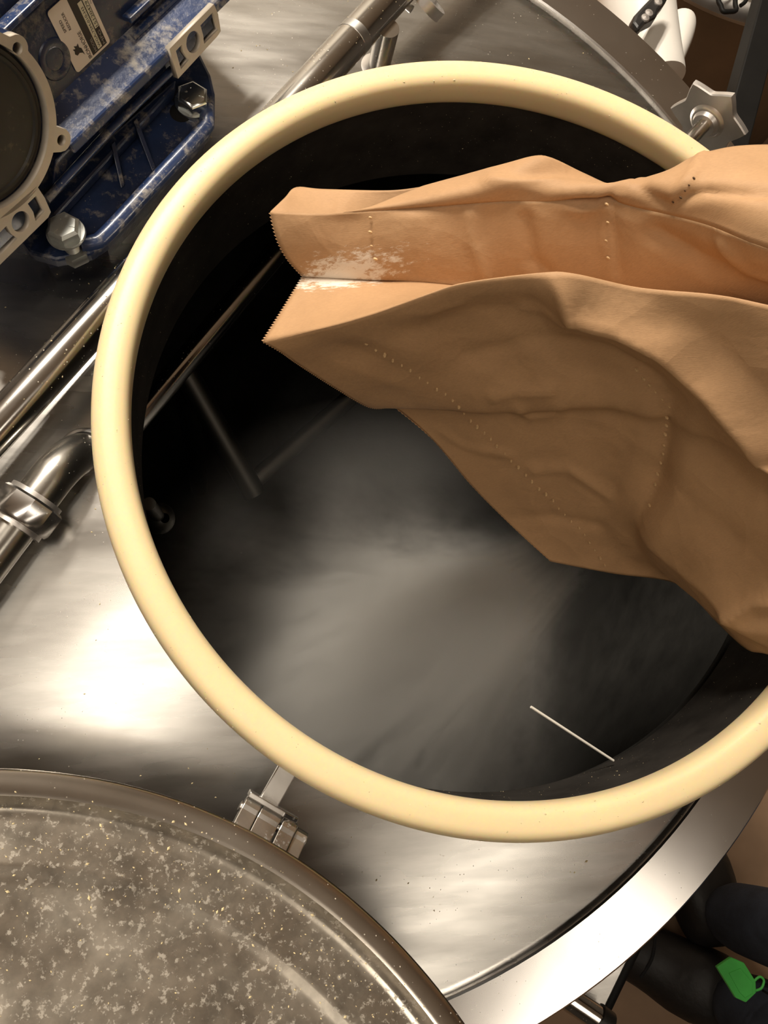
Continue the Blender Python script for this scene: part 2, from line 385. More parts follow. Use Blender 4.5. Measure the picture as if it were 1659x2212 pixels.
# interior agitator rake
ag = thing('agitator', 'dim stainless agitator bars inside the dark vessel', 'agitator', U(470, 720, -0.75))
A0, A1 = U(250, 960, -0.215), U(760, 350, -0.215)
tube('cross_bar', [A0, A1], 0.0105, 'tube_steel', ag, seg=40)
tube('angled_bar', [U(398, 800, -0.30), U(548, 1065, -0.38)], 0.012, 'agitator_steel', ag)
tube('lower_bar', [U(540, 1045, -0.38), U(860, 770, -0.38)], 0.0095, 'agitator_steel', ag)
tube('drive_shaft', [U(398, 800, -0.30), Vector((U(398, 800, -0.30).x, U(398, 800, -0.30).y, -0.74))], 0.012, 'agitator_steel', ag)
sb = thing('spray_ball', 'small round metal spray head under the left side of the neck', 'spray head', U(343, 1120, -0.13))
c = U(343, 1120, -0.13)
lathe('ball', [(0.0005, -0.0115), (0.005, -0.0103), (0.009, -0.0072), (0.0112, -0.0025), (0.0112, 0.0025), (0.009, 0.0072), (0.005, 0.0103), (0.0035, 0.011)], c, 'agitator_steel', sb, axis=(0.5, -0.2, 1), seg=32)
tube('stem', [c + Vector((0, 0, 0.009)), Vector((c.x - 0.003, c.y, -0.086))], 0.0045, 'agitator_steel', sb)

# hinge fixed to the vessel
AZ = -2.13027; O_ = Vector((math.cos(AZ), math.sin(AZ), 0)); T_ = Vector((-O_.y, O_.x, 0))
# T_ runs along the hinge axis; orient so that it points to the lower right of the view
if T_.x < 0: T_ = -T_
Z_ = Vector((0, 0, 1))
H0 = O_ * 0.276 + Vector((0, 0, -0.002))
hx = (T_, O_, Z_)
off0 = -0.008
box('hinge_arm', O_ * 0.254 + T_ * (off0 - 0.003) + Vector((0, 0, -0.016)), (0.0055, 0.016, 0.0035), 'hinge_steel', vessel, hx, 0.0006)
pl = [(-0.0155, -0.014), (-0.0155, 0.004), (0.006, 0.004), (0.0145, -0.002), (0.0155, -0.014)]
prism('hinge_plate', [O_ * 0.2675 + T_ * (off0 + a) + Z_ * (bz - 0.002) for a, bz in pl], O_ * 0.003, 'hinge_steel', vessel, 0.0005)

# lid, swung open past upright
LR = 0.25806; LC = Vector((-0.261418, -0.417457, 0.161032)); LN = Vector((0.310065, 0.495142, 0.8116)).normalized()
lid = bpy.data.objects.new('manway_lid', None); COL.objects.link(lid); lid.matrix_world = Matrix.Translation(LC); tag(lid, 'open round lid with dusty concentric rings')
lid.parent = vessel; lid.matrix_parent_inverse = vessel.matrix_world.inverted()
prof = [(LR - 0.003, -0.020), (LR - 0.001, -0.010), (LR, 0.0), (LR - 0.0010, 0.0016), (LR - 0.0030, 0.0020), (LR - 0.0115, 0.0012), (LR - 0.0135, -0.0005), (LR - 0.0160, -0.0062),
        (LR - 0.0185, -0.0085), (LR - 0.022, -0.0092), (LR - 0.040, -0.0102), (LR - 0.0425, -0.0108), (LR - 0.045, -0.0135), (LR - 0.050, -0.0148), (0.15, -0.020), (0.08, -0.024), (0.001, -0.026)]
lathe('lid_rim', [p for p in prof if p[0] > LR - 0.014][::1] , LC, 'lid_rim_steel', lid, axis=LN, seg=256, ang=2.5)
lathe('lid_dish', [p for p in prof if p[0] <= LR - 0.013], LC, 'lid_steel', lid, axis=LN, seg=256, ang=2.5)
lathe('lid_back', [(LR - 0.003, -0.020), (LR - 0.02, -0.030), (0.15, -0.042), (0.001, -0.048)], LC, 'brushed_steel', lid, axis=LN, seg=128, ang=2.5)
EL = (LC - (O_ * 0.28311 + Z_ * 0.01027)).normalized()   # from hinge towards the lid centre
kn = [(-0.0110, 0.0045, 0.0), (0.0000, 0.0060, -0.0005), (0.0115, 0.0042, -0.001), (0.0200, 0.0036, -0.004)]
for a, hwid, dz in kn:
    c0 = O_ * 0.2765 + T_ * (off0 + a) + Z_ * (dz - 0.003)
    # knuckle: rounded block whose section is drawn in (O_, Z_)
    sec = []
    R = 0.0065 if a < 0.018 else 0.005
    for k in range(9):
        th = PI * 0.5 + PI * k / 8
        sec.append((R * math.cos(th), R * math.sin(th)))
    sec += [(0.018, -R + 0.012), (0.018, R + 0.012)]
    P = [c0 + O_ * q[0] + Z_ * q[1] - T_ * hwid for q in sec]
    prism('hinge_knuckle', P, T_ * hwid * 2, 'hinge_steel', lid, 0.0005)
tube('hinge_pin', [O_ * 0.2765 + T_ * (off0 - 0.0165) + Z_ * -0.004, O_ * 0.2765 + T_ * (off0 + 0.0240) + Z_ * -0.007], 0.0027, 'hinge_steel', lid, seg=16)

# ------------------------------------------------------------------ pipes
pr = thing('handrail_pipe', 'long polished steel pipe running diagonally behind the gasket', 'pipe', U(400, 480, -0.07))
P0, P1 = Vector((-0.307, -0.0011, -0.034)), Vector((-0.05776, 0.33133, -0.034)); pd = (P1 - P0).normalized()
q0, q1 = P0 - pd * 0.36, P1 + pd * 0.26
tube('pipe_run', [q0 + Vector((-0.024, -0.032, -0.50)), q0 + Vector((-0.024, -0.032, -0.06))] + smoothpath([q0 + Vector((-0.022, -0.029, -0.035)), q0 + Vector((-0.010, -0.013, -0.006)), q0 + pd * 0.02], 6) + [P0, P1]
     + smoothpath([q1 - pd * 0.02, q1 + Vector((0.010, 0.013, -0.006)), q1 + Vector((0.022, 0.029, -0.035))], 6) + [q1 + Vector((0.024, 0.032, -0.06)), q1 + Vector((0.024, 0.032, -0.50))], 0.0127, 'tube_steel', pr, seg=48)
sp = U(838, 60, -0.036)
tube('pipe_strut', [(sp.x, sp.y, -0.036), (sp.x, sp.y, domez(sp.x, sp.y) - 0.001)], 0.0085, 'tube_steel', pr, seg=32)
lathe('weld_collar', [(0.0085, 0.004), (0.0105, 0.0015), (0.014, 0.0), (0.0165, -0.001), (0.008, -0.002)], (sp.x, sp.y, domez(sp.x, sp.y)), 'cast_steel', pr, seg=32)
js = P0 + pd * ((U(750, 72, -0.034) - P0).dot(pd))
lathe('pipe_joint', [(0.0126, -0.004), (0.01295, -0.0035), (0.01295, 0.0035), (0.0126, 0.004)], js, 'brushed_steel', pr, axis=pd, seg=48)
cl = thing('pipe_clamp', 'small steel clamp ring at the far end of the pipe', 'clamp', U(925, 12, -0.05))
q = U(925, 6, -0.045)
lathe('clamp_ring', [(0.010, -0.004), (0.014, -0.004), (0.014, 0.004), (0.010, 0.004)], q, 'cast_steel', cl, axis=(0.5, 0.3, 0.6), seg=40, closed=True)
tube('clamp_bolt', [q + Vector((-0.012, -0.004, -0.004)), q + Vector((-0.030, 0.010, -0.002))], 0.003, 'cast_steel', cl, seg=12)

ep = thing('elbow_pipe', 'steel elbow pipe with bolted union curving down into the dome', 'pipe', U(185, 965, -0.08))
e0 = U(182, 975, domez(-0.26, 0.0)); zc = -0.048
dirp = Vector((-0.60, -0.80, 0)).normalized()
d2 = (U(0, 1165, zc) - U(95, 1040, zc)).normalized()
bend = []
rb = 0.030
base = Vector((e0.x, e0.y, 0))
for k in range(15):
    th = PI / 2 * k / 14
    bend.append(base + d2 * (rb * (1 - math.cos(th))) + Z_ * (zc - rb + rb * math.sin(th)))
bend = [base + Z_ * (domez(e0.x, e0.y) - 0.004)] + bend + [bend[-1] + d2 * 0.40] + smoothpath([bend[-1] + d2 * 0.42, bend[-1] + d2 * 0.45 - Z_ * 0.010, bend[-1] + d2 * 0.46 - Z_ * 0.04], 6) + [bend[-1] + d2 * 0.46 - Z_ * 0.45]
tube('elbow_tube', bend, 0.0130, 'satin_tube', ep, seg=40)
uc = UP(58, 1106, Vector((0, 0, zc)), Z_)
uc = bend[15] + d2 * ((uc - bend[15]).dot(d2))
lathe('union_nut', [(0.0127, -0.0085), (0.0185, -0.0085), (0.0200, -0.0070), (0.0200, 0.0060), (0.0185, 0.0085), (0.0127, 0.0085)], uc, 'flange_steel', ep, axis=d2, seg=10, smooth=False)
lathe('union_ferrule', [(0.0127, -0.0115), (0.0165, -0.0115), (0.0165, 0.0115), (0.0127, 0.0115)], uc, 'cast_steel', ep, axis=d2, seg=40)
lathe('weld_bead', [(0.0123, 0.003), (0.0142, 0.002), (0.0160, 0.0), (0.0165, -0.002), (0.012, -0.002)], (e0.x, e0.y, domez(e0.x, e0.y) + 0.0005), 'cast_steel', ep, seg=40)

# ------------------------------------------------------------------ star knob clamp
sk = thing('star_knob', 'six pointed cast steel star knob on a swing bolt by the far rim', 'knob', U(1530, 262, -0.02))
kc = U(1531, 258, -0.012); ka = Vector((-0.66, -0.72, -0.05)).normalized()     # axis pointing towards the neck
kx, ky, _ = frame(ka)
def proj(p):
    q = RM.transposed() @ (p - CAM); return (IW / 2 + F * q.x / -q.z, IH / 2 - F * q.y / -q.z)
tips = [(1440, 245), (1510, 185), (1588, 200), (1617, 290)]; KR = 0.0305
def tip_err(t0):
    e = 0
    for tx_, ty_ in tips: e += min(math.hypot(*(a - b for a, b in zip(proj(kc + (kx * math.cos(t0 + k * PI / 3) + ky * math.sin(t0 + k * PI / 3)) * KR), (tx_, ty_)))) for k in range(6))
    return e
kt0 = min((k * PI / 180 for k in range(60)), key=tip_err)
out = []
for i in range(144):
    th = 2 * PI * i / 144; ph = (i / 24.0) % 1.0
    d = abs(ph - 0.5) * 2
    out.append((0.0225 + (KR - 0.0225) * d ** 1.6, th + kt0))
V = []; Fc = []; n = len(out)
rings = [(0.97, 0.0026), (1.0, 0.0016), (1.0, -0.0016), (0.97, -0.0026)]
for s, h in rings:
    for r, th in out: V.append(kc + (kx * math.cos(th) + ky * math.sin(th)) * r * s + ka * h)
for k in range(3):
    for i in range(n): Fc.append((k * n + i, k * n + (i + 1) % n, (k + 1) * n + (i + 1) % n, (k + 1) * n + i))
Fc += [tuple(range(n)), tuple(range(3 * n, 4 * n))]
o = obj('knob_head', V, Fc, 'cast_steel', sk, True); fixn(o); auto(o, 0.5)
lathe('knob_hub', [(0.0140, 0.0022), (0.0120, 0.0042), (0.0112, 0.0046), (0.0100, 0.0046), (0.0092, 0.0060), (0.0085, 0.0074), (0.0060, 0.0076), (0.0040, 0.0076)], kc, 'cast_steel', sk, axis=ka, seg=40)
tube('swing_bolt', [kc + ka * 0.004, kc + ka * 0.040], 0.0052, 'tube_steel', sk, seg=24)
tube('bolt_eye', [kc + ka * 0.040 - Z_ * 0.006 + ka.cross(Z_) * 0.012, kc + ka * 0.040 - Z_ * 0.006 - ka.cross(Z_) * 0.012], 0.008, 'cast_steel', sk, seg=20)

# ------------------------------------------------------------------ gear reducer
gu = Vector((0.6, 0.8, 0)); gv = Vector((0.8, -0.6, 0)); be = 0.36
gw = (Z_ * math.cos(be) - gv * math.sin(be)).normalized(); gn = (gv * math.cos(be) + Z_ * math.sin(be)).normalized()
ZFL = -0.034                                    # top of the base plate
FP = U(385, 170, 0.000)                         # a point of the machined front plane
gear = thing('gear_reducer', 'dusty dark blue cast gear reducer bolted to the dome', 'gear reducer', U(240, 330, -0.07))
def onf(px, py, dn=0.0): return UP(px, py, FP + gn * dn, gn)
def loc2(px, py, o3, dn=0.0):
    p = onf(px, py, dn) - o3; return (p.dot(gu), p.dot(gw))
def circ2(px, py, r, o3, dn=0.0, n=32):
    x, y = loc2(px, py, o3, dn); return [(x + r * math.cos(2 * PI * k / n), y + r * math.sin(2 * PI * k / n)) for k in range(n)]
OF = onf(100, 300)
# housing body behind the faces
def slabf(name, pxs, dn0, dn1, m, bev=0.001):
    return prism(name, [onf(x, y, dn0) for x, y in pxs], gn * (dn1 - dn0), m, gear, bev)
slabf('housing', [(-260, 330), (-260, -60), (60, -260), (520, -330), (470, 8), (365, 105), (150, 310), (60, 420), (-150, 560)], -0.028, -0.090, 'blue_paint')
slabf('side_wall', [(-250, 320), (-60, 120), (72, -6), (330, -250), (505, -300), (455, -60), (250, 100), (105, 225), (0, 330)], -0.028, -0.022, 'blue_paint', 0.002)
# ledge that carries the machined pads
def ledge():
    a = [onf(150, 315, -0.002), onf(365, 106, -0.002), onf(463, 8, -0.002), onf(560, -88, -0.002)]
    top = []
    for p in a: top.append(p)
    bk = [p - gv * 0.030 + Z_ * 0.006 for p in a][::-1]
    return prism('foot_ledge', top + bk, gw * -0.007, 'blue_paint_dusty', gear, 0.0015)
ledge()
slabf('undercut', [(120, 345), (365, 108), (380, 152), (110, 432)], -0.014, -0.030, 'blue_paint', 0.0008)
tube('lower_ridge', [onf(100, 432, -0.010), onf(238, 281, -0.010), onf(372, 150, -0.010)], 0.0026, 'blue_paint_dusty', gear, seg=12)
# machined pads
pad1 = [(366, 106), (462, 9), (471, 30), (477, 67), (470, 78), (385, 170)]
plate('machined_pad', [loc2(x, y, OF) for x, y in pad1],
      [circ2(418, 91, 0.0064, OF), [loc2(x, y, OF) for x, y in [(380, 110), (393, 96), (396, 112), (408, 129), (391, 150)]],
       [loc2(x, y, OF) for x, y in [(433, 55), (460, 26), (471, 64), (441, 95), (439, 76)]]], OF, gu, gw, 'machined_alloy', gear, 0.004)
slabf('pad_backing', pad1, -0.012, -0.030, 'blue_paint')
pad2 = [(80, 402), (97, 428), (110, 458), (104, 470), (0, 572), (-60, 630), (-90, 560), (-20, 490)]
plate('machined_pad', [loc2(x, y, OF) for x, y in pad2],
      [circ2(45, 479, 0.0062, OF), [loc2(x, y, OF) for x, y in [(60, 440), (78, 423), (96, 456), (77, 478), (72, 458)]],
       [loc2(x, y, OF) for x, y in [(14, 488), (24, 505), (38, 515), (0, 552), (-40, 590), (-50, 552)]]], OF, gu, gw, 'machined_alloy', gear, 0.004)
slabf('pad_backing', pad2, -0.012, -0.034, 'blue_paint')
# machined cover ring with ears and the black cap
rc = (-42, 283)
x0, y0 = loc2(rc[0], rc[1], OF)
xr, yr = loc2(122, 262, OF); RR = math.hypot(xr - x0, yr - y0)
ears = [loc2(38, 105, OF), loc2(133, 303, OF)]
ang_e = [math.atan2(y - y0, x - x0) for x, y in ears]; rad_e = [math.hypot(x - x0, y - y0) for x, y in ears]
loop = []
for k in range(240):
    th = -PI + 2 * PI * k / 240; r = RR
    for ae, re in zip(ang_e, rad_e):
        dth = (th - ae + PI) % (2 * PI) - PI
        s = re * math.sin(dth); er = 0.0066
        if abs(s) < er and math.cos(dth) > 0:
            r = max(r, re * math.cos(dth) + math.sqrt(er * er - s * s))
    loop.append((x0 + r * math.cos(th), y0 + r * math.sin(th)))
cir = lambda r, n=96: [(x0 + r * math.cos(2 * PI * k / n), y0 + r * math.sin(2 * PI * k / n)) for k in range(n)]
ear_holes = [[(ex + 0.0031 * math.cos(2 * PI * k / 24), ey + 0.0031 * math.sin(2 * PI * k / 24)) for k in range(24)] for ex, ey in ears]
plate('cover_ring', loop, [cir(RR - 0.0052)] + ear_holes, OF, gu, gw, 'machined_alloy', gear, 0.006)
cc = OF + gu * x0 + gw * y0
lathe('ring_boss', [(RR - 0.0055, -0.006), (RR - 0.001, -0.0062), (RR - 0.001, -0.03)], cc, 'blue_paint', gear, axis=gn, seg=96)
for ex, ey in ears:
    lathe('ear_boss', [(0.0031, -0.0058), (0.0064, -0.0062), (0.0064, -0.028)], OF + gu * ex + gw * ey, 'blue_paint', gear, axis=gn, seg=28)
    lathe('ear_hole', [(0.0001, -0.014), (0.0031, -0.014), (0.0031, -0.0058)], OF + gu * ex + gw * ey, 'hole_dark', gear, axis=gn, seg=24)
lathe('black_cap', [(0.0005, -0.0045), (RR - 0.0125, -0.0045), (RR - 0.0115, -0.0035), (RR - 0.0100, -0.0032), (RR - 0.0090, -0.005), (RR - 0.0070, -0.0045), (RR - 0.0055, -0.006), (RR - 0.0053, -0.012)], cc, 'black_cap', gear, axis=gn, seg=128, ang=0.5)
# blind boss on the side wall
bc = onf(119, 128, -0.022)
lathe('blind_boss', [(0.0001, -0.004), (0.0050, -0.0035), (0.0062, 0.0005), (0.0085, 0.0012), (0.0110, 0.0008), (0.0125, -0.001)], bc, 'blue_paint', gear, axis=gn, seg=40)
# cooling ribs
for a, bb in (((292, 119), (430, -16)), ((280, 78), (372, -8)), ((271, 42), (345, -28)), ((-20, 84), (90, -20))):
    pa, pb = onf(a[0], a[1], -0.020), onf(bb[0], bb[1], -0.020); dd = (pb - pa).normalized()
    box('cooling_rib', (pa + pb) / 2 + dd * 0.03, ((pb - pa).length / 2 + 0.03, 0.0018, 0.0045), 'blue_paint_dusty', gear, (dd, gn.cross(dd), gn), 0.0008)
# base plate with raised edge, ribs and bolts
bp = [(455, 160), (464, 200), (463, 252), (449, 289), (232, 524), (196, 548), (120, 562), (62, 545), (30, 500), (20, 420), (60, 330), (330, 70), (420, 90)]
prism('base_plate', [U(x, y, ZFL) for x, y in bp], Z_ * -0.010, 'blue_paint', gear, 0.002)
prism('base_foot', [U(x, y, ZFL - 0.0095) for x, y in [(440, 180), (440, 280), (225, 510), (90, 535), (60, 480), (360, 130)]], Z_ * (-0.078 - ZFL + 0.006), 'blue_paint', gear)
rim = smoothpath([U(x, y, ZFL) for x, y in [(447, 232), (446, 262), (436, 284), (330, 398), (228, 508), (200, 524), (176, 528)]], 5)
tube('plate_edge', rim, 0.0052, 'blue_paint_dusty', gear, seg=14)
core = [(372, 150), (392, 190), (330, 262), (206, 398), (140, 470), (96, 456), (95, 438), (238, 281)]
prism('neck_flange', [U(x, y, ZFL + 0.010) for x, y in [(380, 168), (376, 190), (236, 340), (120, 466), (100, 466), (100, 440), (240, 290)]], Z_ * -0.010, 'blue_paint', gear, 0.002)
for (a, bb) in (((288, 262), (330, 372)), ((240, 312), (262, 408))):
    pa, pb = U(a[0], a[1], ZFL + 0.012), U(bb[0], bb[1], ZFL + 0.001)
    pr2 = [pa, pb, Vector((pa.x, pa.y, ZFL))]
    prism('gusset_rib', pr2, gu * 0.0035, 'blue_paint', gear, 0.0004)
def hexbolt(name, top, base, r, h, m, label, flangew=1.12, wash=True):
    p = tag(bpy.data.objects.new(name, None), label); COL.objects.link(p); p.matrix_world = Matrix.Translation(base); p.parent = gear; p.matrix_parent_inverse = gear.matrix_world.inverted()
    a = (top - base).normalized(); x, y, _ = frame(a)
    lathe('hex_head', [(0.0001, h), (r * 0.80, h), (r * 0.86, h - 0.0004), (r * 1.0, h - r * 0.16), (r * 1.0, 0.0)], base, m, p, axis=a, seg=6, smooth=False)
    lathe('washer_face', [(0.0001, 0.0), (r * flangew * 0.97, 0.0005), (r * flangew, -0.0004), (r * flangew, -0.0014), (0.0001, -0.002)], base, m, p, axis=a, seg=40)
    for th in (0.3, 2.4, 4.5):
        d = x * math.cos(th) + y * math.sin(th)
        box('grade_mark', base + a * (h + 0.0001) + d * r * 0.55, (r * 0.16, 0.0003, 0.0002), m, p, (d, a.cross(d), a))
    return p, a
b1 = U(416, 222, ZFL + 0.002)
hexbolt('bolt', b1 + Z_ * 0.01 + gv * 0.0005, b1, 0.0108, 0.0095, 'bright_bolt', 'shiny hex bolt with rust spots')
slot = [b1 + Vector((0.0075 * math.cos(t), 0.0075 * math.sin(t), -0.0018)) + gv * -0.002 - gu * 0.010 for t in [2 * PI * k / 20 for k in range(20)]]
prism('bolt_slot', slot, Z_ * -0.004, 'black_paint', gear)
b2 = U(142, 502, ZFL + 0.016)
p2, a2 = hexbolt('bolt', b2 + Z_ * 0.01 - gv * 0.001 , b2, 0.0104, 0.0078, 'zinc_bolt', 'dull grey hex bolt with long shank', 1.14)
sh = [b2 - a2 * (0.0012 + 0.0006 * k) for k in range(34)]
tube('threaded_shank', sh, [0.0052 if k % 2 else 0.0046 for k in range(34)], 'zinc_bolt', p2, seg=20)
lathe('lock_nut', [(0.0048, -0.0165), (0.0094, -0.0165), (0.0102, -0.018), (0.0102, -0.0235), (0.0094, -0.025), (0.0048, -0.025)], b2, 'zinc_bolt', p2, axis=a2, seg=6, smooth=False)

# rating label with its print
lo3 = onf(238, 90, -0.0215); lx = (onf(178, -44, -0.0215) - lo3); ly = (onf(170, 165, -0.0215) - lo3)
LW, LH = lx.length, ly.length; lx = lx.normalized(); ly = (ly - lx * ly.dot(lx)).normalized()
lab = tag(bpy.data.objects.new('rating_label', None), 'white rating label with black print'); COL.objects.link(lab)
lab.matrix_world = Matrix.Translation(lo3); lab.parent = gear; lab.matrix_parent_inverse = gear.matrix_world.inverted()
def lp(u, v, d=0.0): return lo3 + lx * (u * LW) + ly * (v * LH) + gn * d
def rr(u0, v0, u1, v1, d, th, m, name, r=0.0):
    x0_, y0_, x1_, y1_ = u0 * LW, v0 * LH, u1 * LW, v1 * LH; pts = []
    if r:
        for cx, cy, a0 in ((x1_ - r, y1_ - r, 0), (x0_ + r, y1_ - r, PI / 2), (x0_ + r, y0_ + r, PI), (x1_ - r, y0_ + r, 1.5 * PI)):
            for k in range(5): pts.append((cx + r * math.cos(a0 + PI / 2 * k / 4), cy + r * math.sin(a0 + PI / 2 * k / 4)))
    else: pts = [(x0_, y0_), (x1_, y0_), (x1_, y1_), (x0_, y1_)]
    prism(name, [lo3 + lx * a + ly * bq + gn * (d + th) for a, bq in pts], gn * -th, m, lab)
rr(0, 0, 1, 1, 0, 0.0004, 'label_white', 'label_plate', 0.002)
rr(0.035, 0.09, 0.97, 0.50, 0.0004, 0.0001, 'print_black', 'print_panel')
rr(0.055, 0.225, 0.80, 0.335, 0.0005, 0.0001, 'print_strip', 'print_strip')
rr(0.33, 0.105, 0.80, 0.20, 0.0005, 0.0001, 'print_strip', 'print_strip')
tx = lambda s, size, u, v, m, wd=None, d=0.00062: text('lettering', s, size, lp(u, v, d), lx, ly, m, lab, 0.0001, None if wd is None else wd * LW)
tx('IRONHORSE', 0.0036, 0.035, 0.53, 'print_black', 0.44, 0.00045)
tx('SPEED', 0.0026, 0.60, 0.80, 'print_black', 0.19, 0.00045)
tx('REDUCER', 0.0026, 0.58, 0.685, 'print_black', 0.27, 0.00045)
tx('MODEL', 0.0026, 0.06, 0.365, 'print_grey', 0.22)
tx('WGA-75M-010-H3', 0.0026, 0.075, 0.245, 'print_black', 0.64)
tx('MFG', 0.0026, 0.06, 0.12, 'print_grey', 0.22)
tx('15120479', 0.0026, 0.345, 0.115, 'print_black', 0.40)
tx('Made in', 0.0015, 0.66, 0.03, 'print_grey', 0.14, 0.00045)
horse = [(0.12, 0.66), (0.17, 0.69), (0.20, 0.75), (0.19, 0.82), (0.23, 0.86), (0.27, 0.84), (0.31, 0.86), (0.29, 0.80), (0.34, 0.81), (0.31, 0.75), (0.33, 0.70), (0.27, 0.71), (0.24, 0.67), (0.19, 0.665)]
prism('horse_emblem', [lp(u + 0.02, v, 0.00055) for u, v in horse], gn * -0.0001, 'print_black', lab)

# ------------------------------------------------------------------ paper sack
def P3(lst): return [U(*p) for p in lst]
def resamp(pts, n, smooth=True):
    P = smoothpath(pts, 10) if smooth else [Vector(p) for p in pts]
    L = [0.0]
    for i in range(1, len(P)): L.append(L[-1] + (P[i] - P[i - 1]).length)
    out = []; k = 0
    for i in range(n):
        s = L[-1] * i / (n - 1)
        while k < len(P) - 2 and L[k + 1] < s: k += 1
        t = (s - L[k]) / max(1e-9, L[k + 1] - L[k]); out.append(P[k].lerp(P[k + 1], min(1, max(0, t))))
    return out
def coons(c0, c1, d0, d1, ns, nt_):
    # c0,c1 run along s (t=0 / t=1); d0,d1 run along t (s=0 / s=1)
    c0, c1 = resamp(c0, ns), resamp(c1, ns); d0, d1 = resamp(d0, nt_), resamp(d1, nt_)
    G = []
    for i in range(ns):
        s = i / (ns - 1); row = []
        for j in range(nt_):
            t = j / (nt_ - 1)
            p = c0[i] * (1 - t) + c1[i] * t + d0[j] * (1 - s) + d1[j] * s - (c0[0] * (1 - s) * (1 - t) + c0[-1] * s * (1 - t) + c1[0] * (1 - s) * t + c1[-1] * s * t)
            row.append(p)
        G.append(row)
    return G
def proj(p):
    q = RM.transposed() @ (p - CAM); return (IW / 2 + F * q.x / -q.z, IH / 2 - F * q.y / -q.z)
def segd(px, py, poly):
    best = (1e9, 0)
    for (ax_, ay_), (bx_, by_) in zip(poly[:-1], poly[1:]):
        dx, dy = bx_ - ax_, by_ - ay_; l2 = dx * dx + dy * dy
        t = max(0, min(1, ((px - ax_) * dx + (py - ay_) * dy) / l2)); ex, ey = px - ax_ - dx * t, py - ay_ - dy * t
        d = math.hypot(ex, ey); s = (dx * (py - ay_) - dy * (px - ax_))
        if d < best[0]: best = (d, 1 if s > 0 else -1)
    return best
CREASE = [(Vector((0.9, 0.3, 0.2)).normalized(), 0.052), (Vector((0.2, 0.95, -0.3)).normalized(), 0.043), (Vector((0.6, -0.7, 0.3)).normalized(), 0.066), (Vector((0.3, 0.3, 0.9)).normalized(), 0.038)]
def grid_obj(name, G, folds, amp, parent, seed=0.0, edge=(1, 1, 1, 1), wdir=None, mat_='kraft_paper'):
    ns, nt_ = len(G), len(G[0])
    nor = [[None] * nt_ for _ in range(ns)]
    for i in range(ns):
        for j in range(nt_):
            a = G[min(i + 1, ns - 1)][j] - G[max(i - 1, 0)][j]; b_ = G[i][min(j + 1, nt_ - 1)] - G[i][max(j - 1, 0)]
            n_ = a.cross(b_)
            if n_.length < 1e-12: n_ = Vector((0, 0, 1))
            n_.normalize()
            if n_.dot(CAM - G[i][j]) < 0: n_ = -n_
            nor[i][j] = n_
    V = []
    for i in range(ns):
        for j in range(nt_):
            p = G[i][j]; px, py = proj(p)
            s, t = i / (ns - 1), j / (nt_ - 1)
            f = 1.0
            if edge[0]: f *= min(1, s * 12)
            if edge[1]: f *= min(1, (1 - s) * 12)
            if edge[2]: f *= min(1, t * 10)
            if edge[3]: f *= min(1, (1 - t) * 10)
            h = 0.0
            for poly, am, wd, kind in folds:
                d, sg = segd(px, py, poly)
                if kind == 'r': h += am * math.exp(-(d / wd) ** 2)
                elif kind == 'c': h += am * max(0.0, 1 - d / wd) ** 1.5          # sharp crease
                elif kind == 's': h += am * math.tanh(sg * d / wd) * math.exp(-(d / (wd * 6)) ** 2)
            q = Vector((p.x, p.y, p.z)) * 1.0
            nz = 0.0
            for sc, k in ((9, 1.0), (21, 0.5), (44, 0.24)):
                v = noise.noise(q * sc + Vector((seed, seed * 1.7, seed * 0.3)))
                nz += k * (1 - 2.2 * abs(v)) * 0.6          # ridged: paper creases
            for ci, (cdir, cw) in enumerate(CREASE):
                m_ = max(0.0, noise.noise(q * 7 + Vector((ci * 5.3 + seed, 1.7, 2.9))) + 0.12)
                u_ = q.dot(cdir) / cw + 0.9 * noise.noise(q * 5 + Vector((seed, ci * 2.1, 0)))
                nz += 3.2 * m_ * (abs((u_ % 1.0) - 0.5) * 2 - 0.5)
            h += amp * nz
            V.append(p + nor[i][j] * h * f)
    Fc = [(i * nt_ + j, (i + 1) * nt_ + j, (i + 1) * nt_ + j + 1, i * nt_ + j + 1) for i in range(ns - 1) for j in range(nt_ - 1)]
    o = obj(name, V, Fc, mat_, parent, True)
    sd = o.modifiers.new('paper', 'SOLIDIFY'); sd.thickness = 0.0005; sd.offset = 0
    return o, V

bag = thing('paper_sack', 'open brown kraft paper malt sack tipped over the manway', 'sack', U(1500, 900, 0.0))
M_ = P3([(568, 738, .055), (610, 762, .048), (650, 790, .028), (725, 838, .003), (800, 880, -.018), (850, 878, -.026), (935, 950, -.042), (1020, 1050, -.060), (1110, 1140, -.076), (1190, 1213, -.086)])
B_ = P3([(568, 738, .055), (690, 710, .075), (800, 680, .094), (925, 635, .113), (1005, 611, .123), (1170, 590, .138), (1240, 592, .142), (1380, 622, .145), (1540, 637, .16), (1659, 660, .17), (2000, 740, .19), (2400, 860, .20)])
BT = P3([(1190, 1213, -.086), (1320, 1238, -.080), (1465, 1262, -.066), (1545, 1340, -.046), (1610, 1400, -.023), (1659, 1413, .0), (1800, 1450, .045), (2100, 1500, .07), (2400, 1560, .09)])
E_ = P3([(2400, 860, .20), (2520, 1200, .17), (2400, 1560, .09)])
A_ = P3([(584, 458, .075), (690, 462, .080), (742, 459, .083), (911, 448, .096), (1080, 435, .112), (1194, 434, .124), (1309, 421, .134), (1349, 441, .138), (1518, 482, .158), (1659, 536, .175), (2000, 640, .195), (2400, 780, .205)])
V_ = P3([(655, 598, .048), (800, 606, .058), (945, 613, .070), (1170, 645, .075), (1400, 690, .09), (1659, 730, .105), (2000, 800, .13), (2400, 860, .15)])
G1 = P3([(584, 458, .075), (592, 495, .069), (604, 530, .063), (625, 565, .056), (655, 598, .048)])
G2 = P3([(655, 598, .048), (612, 668, .052), (568, 738, .055)])
EA = P3([(2400, 780, .205), (2400, 830, .18), (2400, 860, .15)])
